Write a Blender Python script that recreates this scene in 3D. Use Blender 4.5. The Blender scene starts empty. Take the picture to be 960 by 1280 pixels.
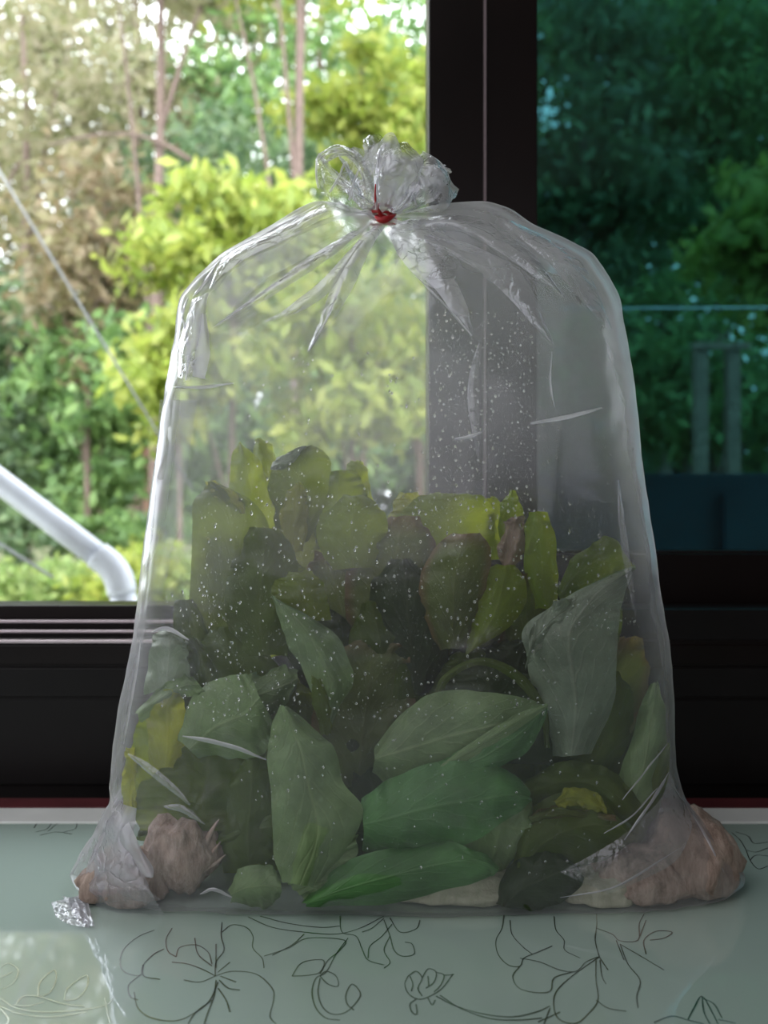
import bpy, bmesh, math, random
import numpy as np
from mathutils import Vector, noise as mnoise

rng = random.Random(7)
nrng = np.random.default_rng(7)
SC = bpy.context.scene
COL = SC.collection

# ---------------------------------------------------------------- camera, world, lights, exposure
F = 967.0                       # focal length in pixels of the 960x1280 frame
CAM = Vector((0.0, 0.0, 1.014))
TABLE_Z = 0.75
cam_d = bpy.data.cameras.new('camera')
cam = bpy.data.objects.new('camera', cam_d)
COL.objects.link(cam)
cam.location = CAM
cam.rotation_euler = (math.radians(90), 0, 0)
cam_d.sensor_fit = 'VERTICAL'
cam_d.sensor_height = 36.0
cam_d.sensor_width = 27.0
cam_d.lens = 36.0 * F / 1280.0
cam_d.clip_start = 0.02
cam_d.clip_end = 300
cam_d.dof.use_dof = True
cam_d.dof.focus_distance = 0.515
cam_d.dof.aperture_fstop = cam_d.lens / 4.8
cam_d.dof.aperture_blades = 0
SC.camera = cam

SC.view_settings.view_transform = 'Standard'
SC.view_settings.look = 'None'
SC.view_settings.gamma = 1.0
SC.view_settings.use_curve_mapping = False
SC.view_settings.exposure = 0.0
SC.cycles.max_bounces = 14
SC.cycles.transparent_max_bounces = 32
SC.cycles.transmission_bounces = 8
SC.cycles.caustics_reflective = False
SC.cycles.caustics_refractive = False
SC.cycles.sample_clamp_indirect = 6.0

world = bpy.data.worlds.new('overcast_sky')
SC.world = world
world.use_nodes = True
bg = world.node_tree.nodes['Background']
bg.inputs[0].default_value = (0.90, 0.95, 1.0, 1)
bg.inputs[1].default_value = 6.0

sun_d = bpy.data.lights.new('hazy_sun', 'SUN')
sun_d.energy = 2.6
sun_d.angle = math.radians(12)
sun_d.color = (1.0, 0.95, 0.84)
sun = bpy.data.objects.new('hazy_sun', sun_d)
COL.objects.link(sun)
sun.rotation_euler = (math.radians(38), math.radians(22), 0)   # high, over the roof, lighting the wood's house side

def area_light(name, loc, target, sx, sy, power, color):
    d = bpy.data.lights.new(name, 'AREA')
    d.shape = 'RECTANGLE'
    d.size = sx
    d.size_y = sy
    d.energy = power
    d.color = color
    o = bpy.data.objects.new(name, d)
    COL.objects.link(o)
    o.location = loc
    o.rotation_euler = (Vector(target) - Vector(loc)).to_track_quat('-Z', 'Y').to_euler()
    return o
# unseen fill lights added to brighten the room, behind and to the left of the photographer
area_light('left_fill_light', (-1.9, -0.3, 1.6), (0, 0.5, 0.95), 2.4, 1.9, 17, (0.92, 0.94, 1.0))
area_light('back_fill_light', (-0.35, -2.3, 1.6), (0, 0.5, 0.95), 2.6, 1.6, 12, (0.97, 0.95, 1.0))

# fill light added overhead to brighten the table
area_light('overhead_fill_light', (-0.75, 0.0, 2.5), (-0.55, 0.2, 0), 1.3, 1.3, 10, (0.95, 0.97, 1.0))

# ---------------------------------------------------------------- helpers
def W(px, py, Y):
    """a world point at distance Y that stands at a pixel of the photograph"""
    return Vector(((px - 480.0) / F * Y, Y, CAM.z + (640.0 - py) / F * Y))

def to_px(p):
    return (480 + p[0] / p[1] * F, 640 - (p[2] - CAM.z) / p[1] * F)

def on_table(px, py, lift=0.0):
    h = CAM.z - TABLE_Z - lift
    Y = h * F / (py - 640.0)
    return Vector(((px - 480.0) / F * Y, Y, TABLE_Z + lift))

def tag(o, label=None, cat=None, group=None, kind=None):
    if label: o['label'] = label
    if cat: o['category'] = cat
    if group: o['group'] = group
    if kind: o['kind'] = kind
    return o

def empty(name, loc):
    o = bpy.data.objects.new(name, None)
    COL.objects.link(o)
    o.location = loc
    o.empty_display_size = 0.05
    return o

def link(name, me, mat, parent=None, smooth=False):
    """link a mesh whose coordinates are world ones; a parent's location is taken off"""
    if smooth and len(me.polygons):
        me.polygons.foreach_set('use_smooth', np.ones(len(me.polygons), dtype=bool))
    o = bpy.data.objects.new(name, me)
    COL.objects.link(o)
    if mat is not None:
        me.materials.append(mat)
    if parent is not None:
        o.parent = parent
        off = Vector((0, 0, 0))
        p = parent
        while p is not None:
            off += p.location
            p = p.parent
        o.location = -off
    return o

def rebase(o, origin):
    """move a mesh's origin without moving the mesh"""
    origin = Vector(origin)
    me = o.data
    n = len(me.vertices)
    co = np.empty(n * 3, dtype=np.float32)
    me.vertices.foreach_get('co', co)
    co = co.reshape(-1, 3) - np.array(origin, dtype=np.float32)
    me.vertices.foreach_set('co', co.ravel())
    me.update()
    o.location = o.location + origin

def mesh_from(name, V, Fc, uv=None):
    me = bpy.data.meshes.new(name)
    V = np.asarray(V, dtype=np.float32)
    Fc = np.asarray(Fc, dtype=np.int32)
    k = Fc.shape[1]
    me.vertices.add(len(V))
    me.vertices.foreach_set('co', V.ravel())
    me.loops.add(Fc.size)
    me.loops.foreach_set('vertex_index', Fc.ravel())
    me.polygons.add(len(Fc))
    me.polygons.foreach_set('loop_start', np.arange(0, Fc.size, k, dtype=np.int32))
    me.update(calc_edges=True)
    if uv is not None:
        l = me.uv_layers.new(name='UVMap')
        l.data.foreach_set('uv', np.asarray(uv, dtype=np.float32)[Fc.ravel()].ravel())
    me.validate()
    return me

def grid_faces(n, m, closed=False):
    out = []
    for i in range(n - 1):
        for j in range(m if closed else m - 1):
            j2 = (j + 1) % m
            out.append((i * m + j, i * m + j2, (i + 1) * m + j2, (i + 1) * m + j))
    return out

def box(bm, a, b, bevel=0.0):
    x0, y0, z0 = a
    x1, y1, z1 = b
    v = [bm.verts.new(p) for p in ((x0, y0, z0), (x1, y0, z0), (x1, y1, z0), (x0, y1, z0),
                                   (x0, y0, z1), (x1, y0, z1), (x1, y1, z1), (x0, y1, z1))]
    for f in ((0, 3, 2, 1), (4, 5, 6, 7), (0, 1, 5, 4), (1, 2, 6, 5), (2, 3, 7, 6), (3, 0, 4, 7)):
        bm.faces.new([v[i] for i in f])
    if bevel > 0:
        es = list({e for w in v for e in w.link_edges})
        bmesh.ops.bevel(bm, geom=es, offset=bevel, segments=2, affect='EDGES', profile=0.5)

def box_obj(name, a, b, mat, parent=None, bevel=0.0):
    bm = bmesh.new()
    box(bm, a, b, bevel)
    me = bpy.data.meshes.new(name)
    bm.to_mesh(me)
    bm.free()
    return link(name, me, mat, parent)

def catmull(pts, n):
    pts = [np.array(p, dtype=float) for p in pts]
    if len(pts) == 1:
        return np.array([pts[0]] * n)
    P = [2 * pts[0] - pts[1]] + pts + [2 * pts[-1] - pts[-2]]
    out = []
    for k in range(n):
        u = k / (n - 1) * (len(pts) - 1)
        i = min(int(u), len(pts) - 2)
        t = u - i
        a, b, c, d = P[i], P[i + 1], P[i + 2], P[i + 3]
        out.append(0.5 * (2 * b + (c - a) * t + (2 * a - 5 * b + 4 * c - d) * t * t + (3 * b - a - 3 * c + d) * t ** 3))
    return np.array(out)

def tube_mesh(name, pts, radii, seg=10, cap=True):
    pts = [Vector([float(c) for c in p]) for p in pts]
    radii = [float(r) for r in radii] if hasattr(radii, '__len__') else radii
    V, Fc = [], []
    up = Vector((0.13, 0.37, 0.92)).normalized()
    for i, p in enumerate(pts):
        t = (pts[min(i + 1, len(pts) - 1)] - pts[max(i - 1, 0)]).normalized()
        a = t.cross(up)
        if a.length < 1e-4:
            a = t.cross(Vector((1, 0, 0)))
        a.normalize()
        b = t.cross(a)
        r = radii[i] if hasattr(radii, '__len__') else radii
        for j in range(seg):
            w = 2 * math.pi * j / seg
            V.append(p + r * (math.cos(w) * a + math.sin(w) * b))
    Fc = grid_faces(len(pts), seg, True)
    if cap:
        n0 = len(V)
        V.append(pts[0])
        V.append(pts[-1])
        for j in range(seg):
            j2 = (j + 1) % seg
            Fc.append((n0, j2, j, j))
            e = (len(pts) - 1) * seg
            Fc.append((n0 + 1, e + j, e + j2, e + j2))
        # triangles are written as a bmesh to avoid degenerate quads
    me = bpy.data.meshes.new(name)
    me.from_pydata([tuple(v) for v in V], [], [tuple(dict.fromkeys(f)) for f in Fc])
    me.update()
    return me

# ---------------------------------------------------------------- materials
def new_mat(name):
    m = bpy.data.materials.new(name)
    m.use_nodes = True
    nt = m.node_tree
    nt.nodes.clear()
    out = nt.nodes.new('ShaderNodeOutputMaterial')
    return m, nt, out

def N(nt, typ, **kw):
    n = nt.nodes.new(typ)
    for k, v in kw.items():
        if k.startswith('i_'):
            n.inputs[k[2:].replace('_', ' ')].default_value = v
        else:
            setattr(n, k, v)
    return n

def math_node(nt, op, a, b=None, c=None, clamp=False):
    n = nt.nodes.new('ShaderNodeMath')
    n.operation = op
    n.use_clamp = clamp
    for i, v in enumerate((a, b, c)):
        if v is None:
            continue
        if isinstance(v, (int, float)):
            n.inputs[i].default_value = v
        else:
            nt.links.new(v, n.inputs[i])
    return n.outputs[0]

def ramp(nt, fac, stops):
    r = nt.nodes.new('ShaderNodeValToRGB')
    el = r.color_ramp.elements
    while len(el) < len(stops):
        el.new(0.5)
    for e, (p, c) in zip(el, stops):
        e.position = p
        e.color = (*c, 1)
    if fac is not None:
        nt.links.new(fac, r.inputs[0])
    return r.outputs[0]

def plain(name, color, rough=0.5, metal=0.0, coat=0.0, var=0.12, scale=20.0, bump=0.0, spec=0.5):
    m, nt, out = new_mat(name)
    p = N(nt, 'ShaderNodeBsdfPrincipled')
    tc = N(nt, 'ShaderNodeTexCoord')
    ns = N(nt, 'ShaderNodeTexNoise', i_Scale=scale, i_Detail=4.0)
    nt.links.new(tc.outputs['Object'], ns.inputs['Vector'])
    lo = tuple(c * (1 - var) for c in color)
    hi = tuple(min(1, c * (1 + var)) for c in color)
    nt.links.new(ramp(nt, ns.outputs[0], [(0.3, lo), (0.7, hi)]), p.inputs['Base Color'])
    p.inputs['Roughness'].default_value = rough
    p.inputs['Metallic'].default_value = metal
    p.inputs['Coat Weight'].default_value = coat
    p.inputs['Specular IOR Level'].default_value = spec
    if bump:
        b = N(nt, 'ShaderNodeBump', i_Strength=bump, i_Distance=0.01)
        nt.links.new(ns.outputs[0], b.inputs['Height'])
        nt.links.new(b.outputs[0], p.inputs['Normal'])
    nt.links.new(p.outputs[0], out.inputs[0])
    return m

def schlick(nt, normal=None):
    lw = N(nt, 'ShaderNodeLayerWeight', i_Blend=0.5)
    if normal is not None:
        nt.links.new(normal, lw.inputs['Normal'])
    return math_node(nt, 'ADD', math_node(nt, 'MULTIPLY', math_node(nt, 'POWER', lw.outputs['Facing'], 5.0), 0.94), 0.06)

def film_mat(name, base, graze, power, trans_col, gloss, rough, frost=0.0, bump=0.25, high=0.0, vscale=38.0, fade=False):
    """thin clear plastic: lets light straight through, scatters a little, more at grazing angles, and shines"""
    m, nt, out = new_mat(name)
    tc = N(nt, 'ShaderNodeTexCoord')
    n1 = N(nt, 'ShaderNodeTexNoise', i_Scale=26.0, i_Detail=5.0, i_Roughness=0.6)
    nt.links.new(tc.outputs['Object'], n1.inputs['Vector'])
    vo = N(nt, 'ShaderNodeTexVoronoi', i_Scale=vscale)
    vo.feature = 'DISTANCE_TO_EDGE'
    warp = N(nt, 'ShaderNodeVectorMath')
    warp.operation = 'ADD'
    sc = N(nt, 'ShaderNodeVectorMath')
    sc.operation = 'SCALE'
    sc.inputs['Scale'].default_value = 0.03
    nt.links.new(n1.outputs['Color'], sc.inputs[0])
    nt.links.new(tc.outputs['Object'], warp.inputs[0])
    nt.links.new(sc.outputs[0], warp.inputs[1])
    nt.links.new(warp.outputs[0], vo.inputs['Vector'])
    h = math_node(nt, 'ADD', n1.outputs[0], math_node(nt, 'MULTIPLY', math_node(nt, 'MINIMUM', vo.outputs[0], 0.12), 0.9))
    bp = N(nt, 'ShaderNodeBump', i_Strength=bump, i_Distance=0.004)
    nt.links.new(h, bp.inputs['Height'])
    lw = N(nt, 'ShaderNodeLayerWeight', i_Blend=0.5)
    g = math_node(nt, 'POWER', lw.outputs['Facing'], power)
    fac = math_node(nt, 'ADD', math_node(nt, 'MULTIPLY', g, graze), base)
    if high:
        sx = N(nt, 'ShaderNodeSeparateXYZ')
        nt.links.new(tc.outputs['Object'], sx.inputs[0])
        up = N(nt, 'ShaderNodeMapRange', interpolation_type='SMOOTHSTEP')
        nt.links.new(sx.outputs['Z'], up.inputs[0])
        for k_, v_ in enumerate((0.98, 1.16, 0.0, high)):
            up.inputs[1 + k_].default_value = v_
        fac = math_node(nt, 'ADD', fac, up.outputs[0])
    if frost:
        n2 = N(nt, 'ShaderNodeTexNoise', i_Scale=9.0, i_Detail=6.0, i_Roughness=0.7)
        nt.links.new(tc.outputs['Object'], n2.inputs['Vector'])
        fr = math_node(nt, 'MULTIPLY', math_node(nt, 'SUBTRACT', n2.outputs[0], 0.42, clamp=True), frost * 5)
        fac = math_node(nt, 'ADD', fac, fr)
    if fade:                                       # a pleat dies into the film at its far end
        uvn = N(nt, 'ShaderNodeUVMap')
        su = N(nt, 'ShaderNodeSeparateXYZ')
        nt.links.new(uvn.outputs[0], su.inputs[0])
        fd = N(nt, 'ShaderNodeMapRange', interpolation_type='SMOOTHSTEP')
        nt.links.new(su.outputs['Y'], fd.inputs[0])
        for k_, v_ in enumerate((0.45, 1.0, 1.0, 0.12)):
            fd.inputs[1 + k_].default_value = v_
        fac = math_node(nt, 'MULTIPLY', fac, fd.outputs[0])
    fac = math_node(nt, 'MINIMUM', math_node(nt, 'MAXIMUM', fac, 0.0), 0.95)
    tr = N(nt, 'ShaderNodeBsdfTransparent')
    tr.inputs[0].default_value = (*trans_col, 1)
    df = N(nt, 'ShaderNodeBsdfDiffuse')
    df.inputs[0].default_value = (0.83, 0.80, 0.87, 1)
    tl = N(nt, 'ShaderNodeBsdfTranslucent')
    tl.inputs[0].default_value = (0.93, 0.92, 0.95, 1)
    gl = N(nt, 'ShaderNodeBsdfGlossy', i_Roughness=rough)
    gl.inputs[0].default_value = (0.95, 0.95, 1, 1)
    for s in (df, gl):
        nt.links.new(bp.outputs[0], s.inputs['Normal'])
    m1 = N(nt, 'ShaderNodeMixShader', i_Fac=0.62)
    nt.links.new(df.outputs[0], m1.inputs[1])
    nt.links.new(tl.outputs[0], m1.inputs[2])
    m2 = N(nt, 'ShaderNodeMixShader')
    nt.links.new(fac, m2.inputs[0])
    nt.links.new(tr.outputs[0], m2.inputs[1])
    nt.links.new(m1.outputs[0], m2.inputs[2])
    fz = schlick(nt, bp.outputs[0])
    m3 = N(nt, 'ShaderNodeMixShader')
    nt.links.new(math_node(nt, 'MULTIPLY', math_node(nt, 'MINIMUM', fz, 0.28), gloss), m3.inputs[0])
    nt.links.new(m2.outputs[0], m3.inputs[1])
    nt.links.new(gl.outputs[0], m3.inputs[2])
    nt.links.new(m3.outputs[0], out.inputs[0])
    return m

def leaf_mat(name, col, back, trans=0.4, rough=0.45, vein=0.16, edge=None, dots=0.0):
    """lettuce leaf: two-sided, lets light through, pale midrib and side veins by its own UV"""
    m, nt, out = new_mat(name)
    uv = N(nt, 'ShaderNodeUVMap')
    sp = N(nt, 'ShaderNodeSeparateXYZ')
    nt.links.new(uv.outputs[0], sp.inputs[0])
    a = math_node(nt, 'ABSOLUTE', math_node(nt, 'SUBTRACT', sp.outputs[0], 0.5))
    rib = math_node(nt, 'SUBTRACT', 1.0, math_node(nt, 'DIVIDE', a, 0.035), clamp=True)
    # side veins run up and out from the midrib
    nsv = N(nt, 'ShaderNodeTexNoise', i_Scale=6.0, i_Detail=3.0)
    nt.links.new(uv.outputs[0], nsv.inputs['Vector'])
    ph = math_node(nt, 'ADD', math_node(nt, 'MULTIPLY', math_node(nt, 'SUBTRACT', sp.outputs[1], math_node(nt, 'MULTIPLY', a, 0.9)), 44.0),
                   math_node(nt, 'MULTIPLY', nsv.outputs[0], 7.0))
    sv = math_node(nt, 'POWER', math_node(nt, 'ADD', math_node(nt, 'MULTIPLY', math_node(nt, 'SINE', ph), 0.5), 0.5), 14.0)
    vv = math_node(nt, 'MAXIMUM', rib, math_node(nt, 'MULTIPLY', sv, 0.45))
    tc = N(nt, 'ShaderNodeTexCoord')
    ns = N(nt, 'ShaderNodeTexNoise', i_Scale=26.0, i_Detail=5.0, i_Roughness=0.62)
    nt.links.new(tc.outputs['Object'], ns.inputs['Vector'])
    base = ramp(nt, ns.outputs[0], [(0.28, tuple(c * 0.62 for c in col)), (0.72, tuple(min(1, c * 1.35) for c in col))])
    if edge is not None:
        ed = math_node(nt, 'MULTIPLY', math_node(nt, 'SUBTRACT', math_node(nt, 'MAXIMUM', math_node(nt, 'MULTIPLY', a, 2.0), sp.outputs[1]), 0.72, clamp=True), 3.4, clamp=True)
        mx = N(nt, 'ShaderNodeMix', data_type='RGBA')
        nt.links.new(ed, mx.inputs[0])
        nt.links.new(base, mx.inputs[6])
        mx.inputs[7].default_value = (*edge, 1)
        base = mx.outputs[2]
    mx2 = N(nt, 'ShaderNodeMix', data_type='RGBA')
    nt.links.new(math_node(nt, 'MULTIPLY', vv, vein), mx2.inputs[0])
    nt.links.new(base, mx2.inputs[6])
    mx2.inputs[7].default_value = (min(1, col[0] * 2.0 + .12), min(1, col[1] * 1.6 + .12), min(1, col[2] * 1.8 + .08), 1)
    bp = N(nt, 'ShaderNodeBump', i_Strength=0.8, i_Distance=0.004)
    nt.links.new(math_node(nt, 'ADD', ns.outputs[0], math_node(nt, 'MULTIPLY', vv, 0.16)), bp.inputs['Height'])
    p = N(nt, 'ShaderNodeBsdfPrincipled', i_Roughness=rough)
    nt.links.new(mx2.outputs[2], p.inputs['Base Color'])
    nt.links.new(bp.outputs[0], p.inputs['Normal'])
    tl = N(nt, 'ShaderNodeBsdfTranslucent')
    mx3 = N(nt, 'ShaderNodeMix', data_type='RGBA', i_Factor=0.5)
    nt.links.new(mx2.outputs[2], mx3.inputs[6])
    mx3.inputs[7].default_value = (*back, 1)
    nt.links.new(mx3.outputs[2], tl.inputs[0])
    ms = N(nt, 'ShaderNodeMixShader', i_Fac=trans)
    nt.links.new(p.outputs[0], ms.inputs[1])
    nt.links.new(tl.outputs[0], ms.inputs[2])
    nt.links.new(ms.outputs[0], out.inputs[0])
    return m

def foliage_mat(name, cols, trans=0.45):
    """tree leaves: each leaf its own shade of the tree's colour"""
    m, nt, out = new_mat(name)
    ge = N(nt, 'ShaderNodeNewGeometry')
    k = len(cols)
    c = ramp(nt, ge.outputs['Random Per Island'], [(i / (k - 1), cc) for i, cc in enumerate(cols)])
    p = N(nt, 'ShaderNodeBsdfPrincipled', i_Roughness=0.5)
    nt.links.new(c, p.inputs['Base Color'])
    tl = N(nt, 'ShaderNodeBsdfTranslucent')
    nt.links.new(c, tl.inputs[0])
    ms = N(nt, 'ShaderNodeMixShader', i_Fac=trans)
    nt.links.new(p.outputs[0], ms.inputs[1])
    nt.links.new(tl.outputs[0], ms.inputs[2])
    nt.links.new(ms.outputs[0], out.inputs[0])
    return m

def tinted_glass():
    m, nt, out = new_mat('tinted_glass')
    tr = N(nt, 'ShaderNodeBsdfTransparent')
    tr.inputs[0].default_value = (0.15, 0.29, 0.31, 1)      # two faces, so squared
    gl = N(nt, 'ShaderNodeBsdfGlossy', i_Roughness=0.02)
    fz = schlick(nt)
    ms = N(nt, 'ShaderNodeMixShader')
    nt.links.new(fz, ms.inputs[0])
    nt.links.new(tr.outputs[0], ms.inputs[1])
    nt.links.new(gl.outputs[0], ms.inputs[2])
    nt.links.new(ms.outputs[0], out.inputs[0])
    return m

def droplet_mat():
    m, nt, out = new_mat('water_drop')
    gl = N(nt, 'ShaderNodeBsdfGlass', i_Roughness=0.0, i_IOR=1.33)
    nt.links.new(gl.outputs[0], out.inputs[0])
    return m

def root_mat(name, c0, c1):
    m, nt, out = new_mat(name)
    tc = N(nt, 'ShaderNodeTexCoord')
    wv = N(nt, 'ShaderNodeTexNoise', i_Scale=90.0, i_Detail=6.0, i_Roughness=0.7)
    mp = N(nt, 'ShaderNodeMapping')
    mp.inputs['Scale'].default_value = (1, 1, 0.25)
    nt.links.new(tc.outputs['Object'], mp.inputs[0])
    nt.links.new(mp.outputs[0], wv.inputs['Vector'])
    p = N(nt, 'ShaderNodeBsdfPrincipled', i_Roughness=0.8)
    nt.links.new(ramp(nt, wv.outputs[0], [(0.35, c0), (0.62, c1)]), p.inputs['Base Color'])
    bp = N(nt, 'ShaderNodeBump', i_Strength=0.8, i_Distance=0.004)
    nt.links.new(wv.outputs[0], bp.inputs['Height'])
    nt.links.new(bp.outputs[0], p.inputs['Normal'])
    nt.links.new(p.outputs[0], out.inputs[0])
    return m

M = {
    'film': film_mat('clear_film', 0.045, 0.66, 2.2, (0.96, 0.96, 0.96), 0.9, 0.2, frost=0.035, bump=0.10, high=0.13),
    'frill': film_mat('gathered_film', 0.24, 0.5, 2.0, (0.95, 0.95, 0.96), 2.4, 0.13, frost=0.10, bump=1.0, vscale=95.0),
    'pleat': film_mat('pleated_film', 0.20, 0.5, 2.0, (0.95, 0.95, 0.96), 1.9, 0.15, frost=0.10, bump=0.6, vscale=70.0, fade=True),
    'fold': film_mat('doubled_film', 0.36, 0.45, 1.5, (0.94, 0.94, 0.95), 2.1, 0.14, frost=0.12, bump=0.8, vscale=80.0, fade=True),
    'sheen': film_mat('edge_sheen_film', 0.16, 0.5, 2.0, (0.95, 0.95, 0.96), 0.6, 0.25, frost=0.05, bump=0.03, fade=True),  # milky film with the grazing sheen put into its colour
    'glint_crease': film_mat('glint_creased_film', 0.55, 0.35, 1.5, (0.92, 0.92, 0.94), 1.6, 0.14, frost=0.1, bump=0.3),  # whiter film that holds the glints of creases in its colour
    'drop': droplet_mat(),
    'glass': tinted_glass(),
    'table': plain('pale_green_glass', (0.42, 0.53, 0.47), rough=0.04, var=0.02, scale=3, spec=0.9, coat=1.0),
    'foil': plain('foil_line', (0.66, 0.72, 0.71), rough=0.14, metal=1.0, var=0.05),
    'trim': plain('white_trim', (0.78, 0.79, 0.77), rough=0.4, var=0.05),
    'leg': plain('table_leg_wood', (0.12, 0.06, 0.04), rough=0.5),
    'frame': plain('dark_brown_lacquer', (0.006, 0.003, 0.0028), rough=0.3, var=0.25, scale=9, spec=0.22),
    'panel': plain('dark_maroon_board', (0.006, 0.0045, 0.0045), rough=0.42, var=0.5, scale=7, spec=0.2),
    'redtrim': plain('maroon_trim', (0.10, 0.022, 0.026), rough=0.4, var=0.2, scale=30),
    'rail': plain('aluminium_rail', (0.62, 0.52, 0.55), rough=0.35, metal=0.25, var=0.05),
    'wall': plain('room_wall_paint', (0.40, 0.39, 0.37), rough=0.85, var=0.05),
    'floor': plain('room_floor', (0.12, 0.10, 0.08), rough=0.5, var=0.2),
    'rubber': plain('red_rubber', (0.42, 0.008, 0.012), rough=0.4, var=0.15, scale=200),
    'pvc': plain('white_pvc', (0.62, 0.66, 0.74), rough=0.35, var=0.05),
    'glint_strip': plain('mullion_glint', (0.20, 0.15, 0.16), rough=0.5),  # pale tone of the highlight line on the mullion edge
    'wire': plain('pale_wire', (0.22, 0.23, 0.24), rough=0.4),
    'wood': plain('reflection_brown', (0.20, 0.14, 0.11), rough=0.8, var=0.3),  # colour of the bars added for a pane reflection
    'bark': plain('tree_bark', (0.16, 0.115, 0.095), rough=0.9, var=0.35, scale=14, bump=0.6),
    'bark_red': plain('reddish_bark', (0.24, 0.135, 0.095), rough=0.9, var=0.3, scale=14, bump=0.6),
    'bark_pale': plain('pale_bark', (0.135, 0.095, 0.08), rough=0.9, var=0.3, scale=14, bump=0.6),
    'dark_reflection': plain('dark_blue_panel', (0.03, 0.07, 0.10), rough=0.6, var=0.3, scale=4),  # dark tone of the panel added for a pane reflection
    'soil': plain('wood_floor_soil', (0.13, 0.14, 0.06), rough=0.95, var=0.5, scale=1.5, bump=0.4),
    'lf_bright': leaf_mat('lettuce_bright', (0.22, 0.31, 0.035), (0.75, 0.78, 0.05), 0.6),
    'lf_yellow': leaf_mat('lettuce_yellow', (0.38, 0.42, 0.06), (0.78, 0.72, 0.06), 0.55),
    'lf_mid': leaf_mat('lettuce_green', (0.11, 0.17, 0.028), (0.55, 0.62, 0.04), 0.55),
    'lf_fresh': leaf_mat('lettuce_fresh', (0.11, 0.27, 0.085), (0.26, 0.50, 0.06), 0.34, vein=0.2),
    'lf_pale': leaf_mat('lettuce_pale', (0.25, 0.36, 0.16), (0.30, 0.44, 0.12), 0.34, vein=0.16),
    'lf_grey': leaf_mat('lettuce_grey', (0.26, 0.32, 0.23), (0.26, 0.34, 0.16), 0.25, rough=0.35, vein=0.16),
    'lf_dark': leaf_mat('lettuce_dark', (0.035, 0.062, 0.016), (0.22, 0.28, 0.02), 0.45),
    'lf_red': leaf_mat('lettuce_red_rim', (0.13, 0.17, 0.04), (0.34, 0.34, 0.05), 0.40, edge=(0.23, 0.13, 0.06)),
    'lf_pink': leaf_mat('lettuce_pink', (0.40, 0.30, 0.24), (0.40, 0.30, 0.16), 0.35),
    'root': root_mat('root_plug', (0.20, 0.13, 0.10), (0.62, 0.47, 0.40)),
    'root_dark': root_mat('root_plug_brown', (0.20, 0.135, 0.105), (0.48, 0.36, 0.30)),
    'stem': root_mat('lettuce_stem', (0.42, 0.42, 0.30), (0.60, 0.58, 0.46)),
    'fo_yellow': foliage_mat('foliage_yellow_green', [(0.191, 0.267, 0.049), (0.288, 0.364, 0.063), (0.397, 0.423, 0.099), (0.219, 0.293, 0.056)], 0.5),
    'fo_olive': foliage_mat('foliage_olive', [(0.150, 0.169, 0.071), (0.247, 0.240, 0.121), (0.322, 0.286, 0.192), (0.191, 0.202, 0.085)], 0.45),
    'fo_green': foliage_mat('foliage_green', [(0.104, 0.192, 0.074), (0.165, 0.291, 0.095), (0.246, 0.374, 0.117), (0.123, 0.228, 0.084)], 0.4),
    'fo_dark': foliage_mat('foliage_dark', [(0.072, 0.119, 0.065), (0.112, 0.192, 0.084), (0.174, 0.246, 0.106), (0.081, 0.137, 0.074)], 0.35),
    'fo_brown': foliage_mat('foliage_brownish', [(0.16, 0.12, 0.06), (0.26, 0.20, 0.12), (0.20, 0.19, 0.08), (0.30, 0.24, 0.16)], 0.4),
    'fo_grass': foliage_mat('foliage_grass', [(0.150, 0.240, 0.071), (0.232, 0.332, 0.099), (0.301, 0.370, 0.128), (0.178, 0.267, 0.071)], 0.45),
}

# ---------------------------------------------------------------- the room
RX, RYB, RH = 2.2, -2.6, 2.6
WIN_Y = 0.82                     # plane of the sliding sashes
SILL_Y = 0.745                   # front face of the board under the window
def struct(o):
    o['kind'] = 'structure'
    return o
struct(box_obj('floor', (-RX, RYB, -0.05), (RX, 0.95, 0.0), M['floor']))
struct(box_obj('ceiling', (-RX, RYB, RH), (RX, 0.95, RH + 0.05), M['wall']))
struct(box_obj('wall_left', (-RX - 0.05, RYB, 0), (-RX, 0.95, RH), M['wall']))
struct(box_obj('wall_right', (RX, RYB, 0), (RX + 0.05, 0.95, RH), M['wall']))
struct(box_obj('wall_back', (-RX, RYB - 0.05, 0), (RX, RYB, RH), M['wall']))
WX0, WX1, WZ1 = -1.0, 0.9, 2.05
zo = W(0, 755, WIN_Y).z          # bottom of the open half
wf = bpy.data.objects.new('wall_front', None); COL.objects.link(wf); wf['kind'] = 'structure'
box_obj('wall_panel', (-RX, SILL_Y + 0.02, 0), (RX, 0.93, 0.80), M['wall'], wf)
box_obj('wall_panel', (-RX, SILL_Y + 0.02, 0.80), (WX0, 0.93, RH), M['wall'], wf)
box_obj('wall_panel', (WX1, SILL_Y + 0.02, 0.80), (RX, 0.93, RH), M['wall'], wf)
box_obj('wall_panel', (WX0, SILL_Y + 0.02, WZ1), (WX1, 0.93, RH), M['wall'], wf)
struct(box_obj('sun_block_eave', (-RX, 0.95, RH - 0.05), (RX, 1.75, RH + 0.02), M['leg']))  # unseen overhang added to keep the sun off the bag

def X(px, Y): return (px - 480) / F * Y
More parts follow.
